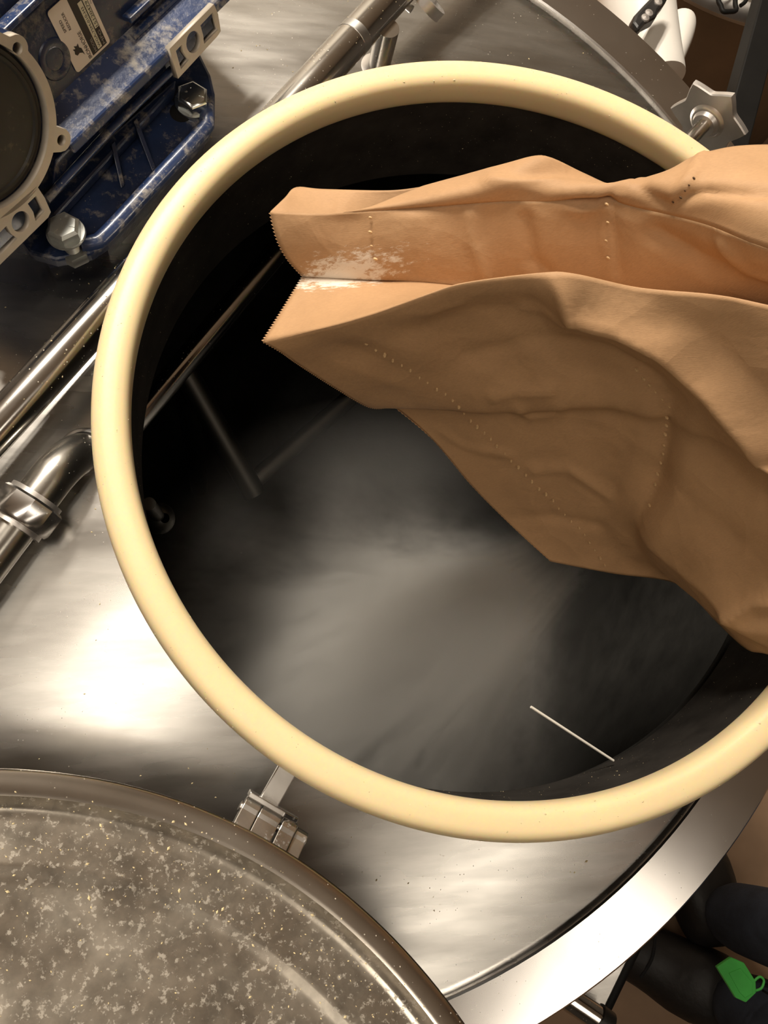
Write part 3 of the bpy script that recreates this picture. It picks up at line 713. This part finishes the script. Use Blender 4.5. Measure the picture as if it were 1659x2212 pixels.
EB = P3([(2400, 860, .15), (2400, 860, .20)])
TP = P3([(914, 402, .085), (980, 384, .094), (1080, 358, .110), (1150, 338, .122), (1190, 341, .126), (1260, 374, .122), (1330, 404, .122), (1385, 405, .126), (1450, 366, .145), (1520, 331, .160), (1659, 313, .172), (2000, 330, .185), (2400, 420, .19)])
AT = A_[2:]
MT = P3([(742, 459, .083), (796, 448, .087), (864, 421, .087), (914, 402, .085)])
ET = P3([(2400, 780, .205), (2420, 600, .215), (2400, 420, .19)])

front_folds = [
    ([(1195, 592), (1238, 672), (1330, 690), (1430, 740), (1540, 835), (1659, 965), (1900, 1150), (2400, 1350)], 0.013, 85, 'c'),
    ([(700, 735), (850, 700), (1000, 665), (1150, 660)], -0.007, 60, 'r'),
    ([(1000, 760), (1200, 760), (1380, 830)], -0.008, 80, 'r'),
    ([(1445, 880), (1425, 1000), (1393, 1118)], -0.007, 60, 'c'),
    ([(1393, 1118), (1465, 1185), (1550, 1255), (1602, 1315), (1700, 1400)], 0.012, 100, 'c'),
    ([(1600, 1310), (1640, 1290), (1720, 1300)], 0.004, 30, 'c'),
    ([(1195, 600), (1215, 650), (1226, 672)], 0.0035, 22, 'c'),
    ([(1125, 688), (1180, 690), (1222, 700)], 0.0022, 16, 'c'),
    ([(1065, 850), (1110, 838), (1190, 842)], 0.0026, 18, 'c'),
    ([(1120, 870), (1150, 885), (1215, 880)], 0.0020, 16, 'c'),
    ([(1010, 790), (1150, 752), (1320, 770), (1430, 830)], -0.0022, 30, 'c'),
    ([(1150, 1010), (1230, 1000), (1320, 1060)], 0.0024, 22, 'c'),
    ([(950, 930), (1000, 960), (1100, 975)], 0.0018, 20, 'c'),
    ([(1100, 1120), (1200, 1115), (1300, 1130)], -0.002, 24, 'c'),
    ([(880, 680), (930, 690), (1000, 670)], 0.0018, 18, 'c'),
    ([(1250, 840), (1310, 900), (1370, 1060)], -0.004, 60, 'r'),
    ([(1050, 880), (1200, 900), (1330, 1060)], 0.005, 90, 'r'),
]
Gf = coons(B_, BT, M_, E_, 190, 90)
fo, FV = grid_obj('front_panel', Gf, front_folds, 0.0013, bag, 3.1, (1, 0, 1, 1))
up_folds = [([(1015, 440), (1020, 520), (1050, 605)], 0.0028, 26, 'c'), ([(1135, 470), (1150, 560), (1185, 590)], -0.003, 30, 'c'), ([(1200, 435), (1260, 455), (1330, 425)], 0.003, 24, 'c'),
            ([(1320, 430), (1310, 520), (1320, 600)], 0.0018, 26, 'c'), ([(1420, 500), (1520, 560), (1659, 620)], -0.004, 40, 'c'), ([(1560, 520), (1610, 590), (1659, 610)], 0.003, 26, 'c')]
Gu = coons(A_, V_, G1, EA, 150, 36)
gu_o, UV = grid_obj('upper_gusset', Gu, up_folds, 0.0009, bag, 8.2, (1, 0, 1, 1))
Gl = coons(V_, B_, G2, EB, 150, 14)
grid_obj('lower_gusset', Gl, [], 0.0004, bag, 5.7, (1, 0, 1, 1))
top_folds = [([(1060, 395), (1200, 400), (1330, 420)], 0.003, 24, 'c'), ([(1440, 440), (1520, 412), (1659, 420)], -0.003, 24, 'c'), ([(1385, 405), (1440, 450)], -0.003, 30, 'c'), ([(1520, 335), (1480, 400), (1440, 445)], 0.003, 24, 'c')]
Gt = coons(AT, TP, MT, ET, 130, 28)
grid_obj('top_panel', Gt, top_folds, 0.0008, bag, 1.3, (1, 0, 1, 1))
# inner face of the far panel seen through the curled mouth
I0 = P3([(584, 458, .0735), (641, 466, .072), (742, 470, .070), (820, 470, .066), (914, 450, .07)])
I1 = P3([(584, 458, .0735), (615, 428, .070), (640, 405, .066), (700, 409, .067), (845, 411, .072), (930, 400, .082)])
Gi = coons(I0, I1, [I0[0], I1[0] + Vector((1e-5, 0, 0))], [I0[-1], I1[-1]], 50, 12)
grid_obj('inner_flap', Gi, [], 0.0003, bag, 2.2)
UM = [TP[0]] + P3([(980, 560, .0), (1060, 820, -.05), (1120, 1040, -.075)]) + [BT[0]]
UE = P3([(2400, 420, .19), (2300, 760, .12), (2330, 1200, .06), (2400, 1560, .09)])
Gb = coons(TP, BT, UM, UE, 100, 40)
grid_obj('back_panel', Gb, [], 0.0, bag, 6.6)
endl = resamp(ET[::-1], 12)[:-1] + resamp(EA, 4)[:-1] + resamp(EB, 3)[:-1] + resamp(E_, 14)[:-1] + resamp(UE[::-1], 16)[:-1]
cen = sum(endl, Vector()) / len(endl) + Vector((0.03, 0, 0))
o = obj('end_panel', endl + [cen], [(i, (i + 1) % len(endl), len(endl)) for i in range(len(endl))], 'kraft_paper', bag, True)

# pinked (saw-tooth) cut along the mouth
def pinked(edge, step, h, seed):
    P = resamp(edge, max(3, int(sum((edge[i + 1] - edge[i]).length for i in range(len(edge) - 1)) / step)))
    V = []; Fc = []
    c0 = sum(P, Vector()) / len(P)
    inw = (U(1000, 650, 0.05) - c0).normalized()
    for i in range(len(P) - 1):
        a, b_ = P[i], P[i + 1]; m_ = (a + b_) / 2 - inw * h
        k = len(V); V += [a + inw * 0.0004, b_ + inw * 0.0004, m_]; Fc.append((k, k + 1, k + 2))
    o = obj('pinked_edge', V, Fc, 'kraft_paper', bag); sd = o.modifiers.new('paper', 'SOLIDIFY'); sd.thickness = 0.0005; sd.offset = 0
pinked(G1, 0.0018, 0.0011, 1); pinked(G2, 0.0018, 0.0013, 2); pinked(M_[:6], 0.0017, 0.0007, 3); pinked(M_[5:], 0.003, 0.0005, 4)

# stitch holes: small raised crumbs of paper along the seams
def nearest(VS, px, py):
    best = None; bd = 1e9
    for v in VS:
        x, y = proj(v); d = (x - px) ** 2 + (y - py) ** 2
        if d < bd: bd = d; best = v
    return best
def stitches(VS, poly, step, size, m, name):
    V = []; Fc = []; acc = []
    for (a, b_), (c_, d_) in zip(poly[:-1], poly[1:]):
        n_ = max(1, int(math.hypot(c_ - a, d_ - b_) / step))
        for k in range(n_): acc.append((a + (c_ - a) * k / n_ + random.uniform(-2, 2), b_ + (d_ - b_) * k / n_ + random.uniform(-2, 2)))
    prevs = [proj(v) for v in VS]; arr = np.array(prevs)
    for px, py in acc:
        i = int(((arr - (px, py)) ** 2).sum(1).argmin()); q0 = VS[i]
        q = CAM + ray(px, py) * ((q0 - CAM).length / ray(px, py).length); n_ = (CAM - q).normalized(); x, y, _ = frame(n_)
        q = q + n_ * 0.0016
        k0 = len(V); s = size * random.uniform(0.7, 1.2)
        th0 = random.uniform(0, 6.28)
        for k in range(6): V.append(q + x * math.cos(th0 + k * PI / 3) * s + y * math.sin(th0 + k * PI / 3) * s * 0.6)
        V.append(q + n_ * s * 0.7); 
        Fc += [(k0 + k, k0 + (k + 1) % 6, k0 + 6) for k in range(6)]
    o = obj(name, V, Fc, m, bag); o['kind'] = 'stuff'; return o
stitches(FV, [(792, 745), (870, 790), (962, 852), (1060, 950), (1150, 1040), (1250, 1140), (1318, 1236)], 19, 0.0014, 'thread', 'stitch_row')
stitches(FV, [(1375, 800), (1445, 880), (1428, 1000), (1395, 1112)], 20, 0.0012, 'thread', 'stitch_row')
stitches(UV, [(799, 470), (803, 530), (815, 590)], 26, 0.0012, 'thread', 'stitch_row')
stitches(UV, [(1312, 440), (1310, 520), (1320, 598)], 36, 0.0010, 'thread', 'stitch_row')
GTV = [p for r in Gt for p in r]
stitches(GTV, [(1512, 345), (1500, 385), (1470, 425), (1438, 445)], 14, 0.0009, 'hole_dark', 'stitch_row')

# ------------------------------------------------------------------ straw lying against the neck
s0, s1 = U(1147, 1527, -0.050), U(1325, 1643, -0.072)
st = tube('straw', [s0, s0.lerp(s1, 0.5), s1], 0.0009, 'straw', None, seg=8); tag(st, 'thin pale straw sticking out near the right inside of the neck', 'straw')

# ------------------------------------------------------------------ loose flecks (uncountable)
def flecks(name, pts, m, label, smin, smax):
    V = []; Fc = []
    for p, n_ in pts:
        x, y, a = frame(n_); s = random.uniform(smin, smax) * (1 if random.random() < 0.9 else 1.9); th = random.uniform(0, 6.28)
        ux = x * math.cos(th) + y * math.sin(th); uy = a.cross(ux); k = len(V)
        V += [p + ux * s, p + uy * s * 0.6, p - ux * s * 0.9, p - uy * s * 0.5, p + a * s * 0.5]
        Fc += [(k, k + 1, k + 4), (k + 1, k + 2, k + 4), (k + 2, k + 3, k + 4), (k + 3, k, k + 4)]
    o = obj(name, V, Fc, m); return tag(o, label, 'flecks', None, 'stuff')
lxA, lyA, _ = frame(LN)
pts = []
dish = sorted([p for p in prof], key=lambda p: p[0])
def dish_h(r):
    for a, b_ in zip(dish[:-1], dish[1:]):
        if a[0] <= r <= b_[0]: return a[1] + (b_[1] - a[1]) * (r - a[0]) / max(1e-9, b_[0] - a[0])
    return 0
hd = (H0 - LC); hd = hd - LN * hd.dot(LN)
for k in range(3200):
    r = LR * math.sqrt(random.uniform(0.05, 0.97)) if random.random() < 0.6 else LR * random.uniform(0.80, 0.985)
    th = random.uniform(0, 2 * PI)
    pts.append((LC + (lxA * math.cos(th) + lyA * math.sin(th)) * r + LN * (dish_h(r) + 0.0002), LN))
flecks('malt_flecks', pts, 'grain_fleck', 'pale malt flecks scattered over the open lid', 0.00025, 0.0008)
pts = []
for k in range(420):
    a = random.uniform(0, 2 * PI); th = random.uniform(0.2, 2.9); cx, sx = math.cos(th), math.sin(th)
    r = gc + hw * math.copysign(abs(cx) ** 0.72, cx); z = -0.001 + 0.0125 * abs(sx) ** 0.72
    n_ = Vector((math.cos(a) * cx, math.sin(a) * cx, sx))
    pts.append((Vector((math.cos(a) * r, math.sin(a) * r, z)), n_))
flecks('malt_flecks', pts, 'grain_fleck', 'tiny malt flecks stuck on the cream gasket', 0.0002, 0.00055)
pts = []
for k in range(260):
    a = random.uniform(0, 2 * PI); r = random.uniform(0.26, 0.44); x, y = math.cos(a) * r, math.sin(a) * r
    if math.hypot(x - VC.x, y - VC.y) < FI - 0.01: pts.append((Vector((x, y, domez(x, y) + 0.0002)), Z_))
flecks('malt_flecks', pts, 'grain_fleck', 'sparse malt flecks lying on the steel dome', 0.0003, 0.0009)
pts = []
for k in range(500):
    a = random.uniform(0, 2 * PI); z = random.uniform(-0.09, -0.014); n_ = Vector((-math.cos(a), -math.sin(a), 0))
    pts.append((Vector((math.cos(a) * 0.2308, math.sin(a) * 0.2308, z)), n_))
flecks('malt_flecks', pts, 'grain_fleck', 'fine malt flecks clinging to the dark neck wall', 0.00015, 0.00035)
pts = []
for k in range(170):
    s = random.uniform(-0.05, 0.42); th = random.uniform(-1.2, 1.2); x, y, a = frame(pd)
    n_ = (Z_ * math.cos(th) + pd.cross(Z_) * math.sin(th)).normalized()
    pts.append((P0 + pd * s + n_ * 0.0128, n_))
flecks('malt_flecks', pts, 'grain_fleck', 'fine malt flecks stuck on the diagonal pipe', 0.0002, 0.0005)

# ------------------------------------------------------------------ falling malt dust
DO = U(1186, 1212, -0.093)
def dust_mat():
    m = bpy.data.materials.new('malt_dust'); m.use_nodes = True; MATS['malt_dust'] = m
    nt = m.node_tree; L = nt.links.new; nt.nodes.clear()
    out = N(nt, 'ShaderNodeOutputMaterial'); vol = N(nt, 'ShaderNodeVolumePrincipled')
    vol.inputs['Color'].default_value = (0.96, 0.94, 0.90, 1); vol.inputs['Anisotropy'].default_value = 0.1
    L(vol.outputs[0], out.inputs['Volume'])
    geo = N(nt, 'ShaderNodeNewGeometry')
    sub = N(nt, 'ShaderNodeVectorMath', operation='SUBTRACT'); L(geo.outputs['Position'], sub.inputs[0]); sub.inputs[1].default_value = DO
    sep = N(nt, 'ShaderNodeSeparateXYZ'); L(sub.outputs[0], sep.inputs[0])
    def M(op, a, b_=None, c_=None):
        n_ = N(nt, 'ShaderNodeMath', operation=op)
        for i, v in enumerate((a, b_, c_)):
            if v is None: continue
            if isinstance(v, (int, float)): n_.inputs[i].default_value = v
            else: L(v, n_.inputs[i])
        return n_.outputs[0]
    x, y, z = sep.outputs[0], sep.outputs[1], sep.outputs[2]
    dz = M('MAXIMUM', M('MULTIPLY', z, -1.0), 0.0)                       # depth below the sack mouth
    # the stream leaves the sack sideways and bends down: x = -k sqrt(dz)
    sx_ = M('MULTIPLY', M('SQRT', M('ADD', dz, 0.0001)), DRX)
    sy_ = M('MULTIPLY', M('SQRT', M('ADD', dz, 0.0001)), DRY)
    qx = M('SUBTRACT', x, sx_); qy = M('SUBTRACT', y, sy_)
    rad = M('SQRT', M('ADD', M('MULTIPLY', qx, qx), M('MULTIPLY', qy, qy)))
    rw = M('MULTIPLY_ADD', dz, 0.32, 0.016)
    rn = M('DIVIDE', rad, rw)
    core = M('POWER', 2.718, M('MULTIPLY', M('MULTIPLY', rn, rn), -1.6))
    thin = M('DIVIDE', 0.036, M('ADD', dz, 0.018))
    # streaky noise along the radial fall
    comb = N(nt, 'ShaderNodeCombineXYZ'); L(M('DIVIDE', qx, M('ADD', rw, 0.02)), comb.inputs[0]); L(M('DIVIDE', qy, M('ADD', rw, 0.02)), comb.inputs[1]); L(M('MULTIPLY', dz, 1.5), comb.inputs[2])
    n1 = N(nt, 'ShaderNodeTexNoise', Scale=5.0, Detail=3.0, Roughness=0.7); L(comb.outputs[0], n1.inputs['Vector'])
    st_ = N(nt, 'ShaderNodeMapRange'); st_.inputs[1].default_value = 0.38; st_.inputs[2].default_value = 0.66; st_.inputs[3].default_value = 0.08; st_.inputs[4].default_value = 1.8; L(n1.outputs[0], st_.inputs[0])
    plume = M('MULTIPLY', M('MULTIPLY', core, thin), st_.outputs[0])
    n2 = N(nt, 'ShaderNodeTexNoise', Scale=9.0, Detail=2.0, Roughness=0.5); L(geo.outputs['Position'], n2.inputs['Vector'])
    hz = N(nt, 'ShaderNodeMapRange'); hz.inputs[1].default_value = 0.38; hz.inputs[2].default_value = 0.70; hz.inputs[3].default_value = 0.0; hz.inputs[4].default_value = 1.0; L(n2.outputs[0], hz.inputs[0])
    # haze thins out away from the stream
    hx_ = M('ADD', x, 0.10); hy_ = M('ADD', y, 0.045)
    hr_ = M('SQRT', M('ADD', M('MULTIPLY', hx_, hx_), M('MULTIPLY', hy_, hy_)))
    far = N(nt, 'ShaderNodeMapRange', interpolation_type='SMOOTHSTEP'); far.inputs[1].default_value = 0.05; far.inputs[2].default_value = 0.235; far.inputs[3].default_value = 1.0; far.inputs[4].default_value = 0.0
    L(hr_, far.inputs[0]); far = far.outputs[0]
    lowz = M('MINIMUM', M('MULTIPLY', dz, 9.0), 1.0)
    haze = M('MULTIPLY', M('MULTIPLY', hz.outputs[0], far), lowz)
    den = M('ADD', M('MULTIPLY', plume, DPL), M('MULTIPLY', haze, DHZ))
    L(den, vol.inputs['Density'])
    return m
DRX, DRY, DPL, DHZ = -0.15, -0.14, 900.0, 4.5
dust_mat()
# volume domain: a widening cloud below the mouth of the sack, inside the vessel
V, Fc = lathe_data([(0.0, 0.006), (0.08, 0.006), (0.135, 0.006), (0.19, -0.06), (0.215, -0.12), (0.25, -0.20), (0.26, -0.50), (0.0, -0.505)], DO + Vector((-0.100, -0.045, 0)), seg=64)
V = [Vector(v) for v in V]
dst = obj('malt_dust_cloud', V, Fc, None, None); fixn(dst); dst.data.materials.append(MATS['malt_dust'])
tag(dst, 'pale cloud of malt dust falling from the sack into the dark vessel', 'dust cloud', None, 'stuff')

# ------------------------------------------------------------------ things beyond the rim
# white plastic valve with black handle, standing beyond the far rim
wv = thing('white_valve', 'white plastic valve body with black handle beyond the far rim', 'valve', U(1400, 60, -0.62))
ZW = -0.42
def UW(x, y, z=ZW): return U(x, y, z)
sc_ = (UW(1460, 60) - UW(1360, 60)).length / 100.0
tube('valve_body', smoothpath([UW(1300, -230), UW(1340, -120), UW(1370, -20), UW(1388, 60), UW(1404, 120), UW(1420, 175)], 6), [88 * sc_ - k * 1.15 * sc_ for k in range(31)], 'white_plastic', wv, seg=40)
tube('valve_branch', smoothpath([UW(1474, 40, ZW - 0.02), UW(1468, 80, ZW - 0.02), UW(1455, 125, ZW - 0.02), UW(1440, 180, ZW - 0.03)], 5), [25 * sc_, 27 * sc_, 28 * sc_, 28 * sc_, 27 * sc_, 26 * sc_, 25 * sc_, 24 * sc_, 23 * sc_, 22 * sc_, 21 * sc_, 20 * sc_, 19 * sc_, 18 * sc_, 17 * sc_, 16 * sc_], 'white_plastic', wv, seg=24)
hz_ = ZW + 0.085
prism('black_handle', [U(x, y, hz_) for x, y in [(1366, 47), (1372, 30), (1392, 8), (1420, -20), (1452, -22), (1440, 2), (1424, 22), (1420, 35), (1396, 47), (1380, 66)]], Z_ * -0.02, 'black_rubber', wv, 0.004)
for x, y in ((1402, 28), (1394, 38), (1422, 4)):
    lathe('handle_screw', [(0.0001, 0.002), (0.005, 0.001), (0.006, -0.001)], U(x, y, hz_), 'cast_steel', wv, seg=16)
# second vessel with bright rolled rim
v2 = thing('kettle', 'stainless kettle with bright rolled rim at the far right', 'kettle', U(1620, 120, FLOOR))
kc2 = U(1640, -330, -0.50)
kr = (U(1640, 38, -0.50) - kc2).length
lathe('kettle_rim', [(kr - 0.16, 0.015), (kr - 0.05, 0.012), (kr - 0.012, 0.010), (kr, 0.0), (kr + 0.004, -0.012), (kr - 0.004, -0.024)], kc2, 'chrome', v2, seg=96)
lathe('kettle_shell', [(kr - 0.006, -0.022), (kr - 0.006, -0.40)], kc2, 'shell_reflection', v2, seg=96)
lathe('kettle_lid', [(0.001, 0.03), (kr - 0.2, 0.025), (kr - 0.15, 0.012)], kc2, 'chrome', v2, seg=64)
hk = thing('wire_hook', 'black wire hook hanging on the bright kettle rim', 'hook', U(1572, 8, -0.46))
tube('hook_wire', smoothpath([U(1555, -30, -0.46), U(1552, 0, -0.46), U(1557, 12, -0.46), U(1562, 24, -0.46), U(1575, 25, -0.46), U(1590, 22, -0.46), U(1588, 5, -0.46), U(1592, -30, -0.46)], 5), 0.0035, 'black_paint', hk, seg=10)
tube('hook_wire', smoothpath([U(1600, 12, -0.46), U(1612, 0, -0.46), U(1618, -30, -0.46)], 5), 0.003, 'black_paint', hk, seg=10)
rk = thing('rack_post', 'black painted steel rack post at the far right', 'post', U(1590, 260, FLOOR))
zt = -0.30
pa, pb = U(1672, -40, zt), U(1572, 330, zt)
dd = (pb - pa).normalized()
box('post_bar', (pa + pb) / 2 - dd * 0.20, ((pb - pa).length / 2 + 0.45, 0.016, 0.016), 'black_paint', rk, (dd, Z_.cross(dd), Z_), 0.002)
box('post_foot', (pa + dd * -0.63) + Z_ * ((FLOOR - zt) / 2), (0.016, 0.016, (zt - FLOOR) / 2), 'black_paint', rk, (dd, Z_.cross(dd), Z_), 0.002)
box('post_foot', (pb + dd * 0.24) + Z_ * ((FLOOR - zt) / 2), (0.016, 0.016, (zt - FLOOR) / 2), 'black_paint', rk, (dd, Z_.cross(dd), Z_), 0.002)

# bracket below the near rim
bkt = thing('side_bracket', 'grey flat steel bracket with a round rod below the near rim', 'bracket', U(1300, 2130, -0.30))
zb = -0.20
pts = [(1372, 2018), (1392, 2000), (1300, 2190), (1286, 2212), (1215, 2140), (1240, 2100)]
prism('flat_plate', [U(x, y, zb) for x, y in pts], Z_ * -0.012, 'brushed_steel', bkt, 0.001)
tube('plate_edge', [U(1392, 2002, zb - 0.02), U(1298, 2196, zb - 0.02)], 0.005, 'black_paint', bkt, seg=10)
tube('rod', [U(1205, 2140, zb + 0.02), U(1292, 2200, zb + 0.02)], 0.009, 'tube_steel', bkt, seg=24)
tube('rod_cap', [U(1288, 2197, zb + 0.02), U(1312, 2216, zb + 0.02)], 0.0105, 'black_rubber', bkt, seg=20)
tube('bracket_leg', [U(1250, 2110, zb - 0.012), U(1250, 2110, zb - 0.012) + Vector((-0.02, 0.04, -0.02)), Vector((U(1250, 2110, zb).x - 0.03, U(1250, 2110, zb).y + 0.07, -0.30))], 0.012, 'brushed_steel', bkt, seg=16)

# ------------------------------------------------------------------ person (photographer's lower body in view)
pe = thing('person', 'person in dark jeans and black shirt standing in black boots at lower right', 'person', Vector((0.62, -0.55, FLOOR)))
def skin(name, verts, edges, rad, m, parent, sub=2):
    me = bpy.data.meshes.new(name); me.from_pydata([tuple(v) for v in verts], edges, []); me.update()
    o = bpy.data.objects.new(name, me); COL.objects.link(o)
    md = o.modifiers.new('skin', 'SKIN'); md.use_smooth_shade = True
    for i, r in enumerate(rad):
        me.skin_vertices[0].data[i].radius = r if isinstance(r, tuple) else (r, r)
        me.skin_vertices[0].data[i].use_root = (i == 0)
    sb_ = o.modifiers.new('sub', 'SUBSURF'); sb_.levels = sub; sb_.render_levels = sub
    dg = bpy.context.evaluated_depsgraph_get(); dg.update()
    me2 = bpy.data.meshes.new_from_object(o.evaluated_get(dg)); me2.name = name
    bpy.data.objects.remove(o)
    return link(name, me2, m, parent, True)
ank = U(1545, 1965, FLOOR + 0.10); hip = Vector((ank.x + 0.16, ank.y - 0.06, -0.04)); knee = ank.lerp(hip, 0.48) + Vector((-0.03, 0.03, 0))
pel = hip + Vector((0.02, -0.11, 0.05))
ankL = U(1560, 2150, FLOOR + 0.10); kneL = Vector((ankL.x + 0.05, ankL.y - 0.02, -0.45))
chest = pel + Vector((0.02, 0.0, 0.40)); neck_ = chest + Vector((-0.01, 0.0, 0.16)); head = neck_ + Vector((-0.04, 0.0, 0.10)); crown = head + Vector((-0.02, 0.0, 0.12))
shR = chest + Vector((0.02, 0.18, 0.09)); elR = shR + Vector((-0.03, 0.14, -0.24)); bag_end = U(2450, 1330, 0.135); wrR = bag_end + Vector((0.115, -0.05, -0.005)); elR = shR.lerp(wrR, 0.5) + Vector((0.05, 0.02, -0.13))
shL = chest + Vector((0.02, -0.18, 0.09)); elL = shL + Vector((0.03, -0.08, -0.27)); wrL = elL + Vector((-0.06, 0.01, -0.24))
bd = [pel, hip, knee, ank, pel + Vector((-0.02, -0.11, -0.06)), kneL, ankL, pel + Vector((0.01, -0.04, 0.18)), chest, neck_, head, crown, shR, elR, wrR, shL, elL, wrL]
ed = [(0, 1), (1, 2), (2, 3), (0, 4), (4, 5), (5, 6), (0, 7), (7, 8), (8, 9), (9, 10), (10, 11), (8, 12), (12, 13), (13, 14), (8, 15), (15, 16), (16, 17)]
rd = [(0.12, 0.14), 0.098, 0.066, 0.048, 0.098, 0.066, 0.048, (0.12, 0.13), (0.12, 0.15), 0.055, 0.082, 0.070, 0.065, 0.046, 0.032, 0.065, 0.046, 0.032]
body = skin('body', bd, ed, rd, None, pe)
for mn in ('jeans', 'black_cloth', 'skin'): body.data.materials.append(MATS[mn])
for p in body.data.polygons:
    c = p.center
    p.material_index = 2 if c.z > neck_.z - 0.02 or (c - wrR).length < 0.06 or (c - wrL).length < 0.06 else (1 if c.z > pel.z - 0.02 + 0.02 * math.sin(c.x * 40) else 0)
def boot(a, fwd):
    f = Vector(fwd).normalized(); h = Vector((a.x, a.y, FLOOR))
    b_ = skin('boot', [a + Z_ * 0.04, h + Z_ * 0.055 + f * 0.0, h + Z_ * 0.045 + f * 0.08, h + Z_ * 0.035 + f * 0.15, h + Z_ * 0.032 + f * 0.195, h + Z_ * 0.04 - f * 0.04],
              [(0, 1), (1, 2), (2, 3), (3, 4), (1, 5)], [0.056, 0.055, 0.050, 0.050, 0.042, 0.038], 'boot_leather', pe)
    zz = min(v.co.z for v in b_.data.vertices)
    for v in b_.data.vertices:
        if v.co.z < FLOOR + 0.012: v.co.z = FLOOR + 0.002
    for k in range(4):
        c0 = h + f * (0.03 + 0.028 * k) + Z_ * (0.108 - 0.006 * k); sd_ = Z_.cross(f)
        tube('boot_lace', smoothpath([c0 - sd_ * 0.03 - Z_ * 0.012, c0, c0 + sd_ * 0.03 - Z_ * 0.012], 4), 0.0025, 'black_cloth', b_, seg=8)
boot(ank, (-0.15, 1, 0)); boot(ankL, (-0.9, 0.5, 0))
# simple hands: palm and five fingers each
for wr, dr in ((wrR, Vector((-0.9, 0.4, 0.0))), (wrL, Vector((-0.25, 0.0, -1)))):
    f = dr.normalized(); sd_ = f.cross(Vector((0.3, 0.1, 1))).normalized(); un = sd_.cross(f)
    vs = [wr - f * 0.045, wr + f * 0.05, wr + f * 0.085]; es = [(0, 1), (1, 2)]; rs = [(0.026, 0.02), (0.038, 0.016), (0.036, 0.013)]
    for k, ln in enumerate((0.070, 0.078, 0.072, 0.055)):
        s = (k - 1.5) * 0.019; i0 = len(vs)
        vs += [wr + f * 0.095 + sd_ * s, wr + f * (0.095 + ln * 0.5) + sd_ * s * 1.1 - un * 0.008, wr + f * (0.095 + ln * 0.9) + sd_ * s * 1.1 - un * 0.026]
        es += [(2, i0), (i0, i0 + 1), (i0 + 1, i0 + 2)]; rs += [0.009, 0.0085, 0.0075]
    i0 = len(vs); vs += [wr + f * 0.04 + sd_ * -0.04, wr + f * 0.075 + sd_ * -0.058 - un * 0.01, wr + f * 0.10 + sd_ * -0.055 - un * 0.02]
    es += [(1, i0), (i0, i0 + 1), (i0 + 1, i0 + 2)]; rs += [0.012, 0.0105, 0.009]
    skin('hand', vs, es, rs, 'skin', pe, 1)
hr = skin('hair', [head + Vector((0.02, 0, 0.05)), crown + Vector((0.01, 0, 0.012)), head + Vector((0.05, 0, -0.01))], [(0, 1), (0, 2)], [0.086, 0.074, 0.06], 'hair_brown', pe)
fc = head + Vector((-0.082, 0, 0.0))
skin('nose', [fc + Vector((0, 0.0, 0.02)), fc + Vector((-0.012, 0, -0.012))], [(0, 1)], [0.008, 0.012], 'skin', pe, 1)
for sx in (-1, 1):
    lathe('eye', [(0.0001, 0.011), (0.006, 0.009), (0.010, 0.004), (0.011, 0.0)], head + Vector((-0.070, sx * 0.030, 0.022)), 'white_plastic', pe, axis=(-1, sx * 0.2, 0), seg=16)
    skin('ear', [head + Vector((0.005, sx * 0.082, 0.02)), head + Vector((0.01, sx * 0.086, -0.02))], [(0, 1)], [0.014, 0.010], 'skin', pe, 1)
box('mouth', head + Vector((-0.080, 0, -0.042)), (0.006, 0.022, 0.004), 'skin', pe, AX, 0.003)

# green tag hanging at the hip
gt = thing('green_tag', 'bright green plastic tag hanging against the dark trouser leg', 'key tag', U(1600, 2110, -0.60))
zg = -0.60
prism('tag_body', [U(x, y, zg) for x, y in [(1549, 2089), (1580, 2068), (1608, 2080), (1633, 2120), (1634, 2145), (1612, 2166), (1590, 2156)]], Z_ * -0.006, 'green_plastic', gt, 0.0012)
prism('tag_face', [U(x, y, zg + 0.0012) for x, y in [(1575, 2102), (1600, 2092), (1627, 2124), (1626, 2146), (1610, 2156), (1598, 2144)]], Z_ * -0.002, 'green_plastic', gt, 0.0006)
tube('tag_loop', smoothpath([U(1628, 2120, zg - 0.002), U(1641, 2110, zg - 0.002), U(1650, 2118, zg - 0.002), U(1645, 2134, zg - 0.002), U(1632, 2140, zg - 0.002)], 5), 0.0016, 'green_plastic', gt, seg=8)
tube('tag_cord', smoothpath([U(1645, 2128, zg - 0.004), U(1700, 2150, zg - 0.005), ankL.lerp(kneL, 0.5)], 6), 0.0015, 'black_paint', gt, seg=8)
tube('key_ring', smoothpath([U(1645, 2128, zg - 0.004), U(1668, 2118, zg - 0.006), U(1690, 2130, zg - 0.008), U(1672, 2150, zg - 0.008), U(1648, 2140, zg - 0.006)], 5), 0.0016, 'black_paint', gt, seg=8)

try:
    S.cycles.use_denoising = True
    S.cycles.volume_step_rate = 3.0; S.cycles.volume_max_steps = 48; S.cycles.max_bounces = 6
    S.cycles.volume_bounces = 2; S.cycles.use_adaptive_sampling = True; S.cycles.adaptive_threshold = 0.05
except Exception: pass
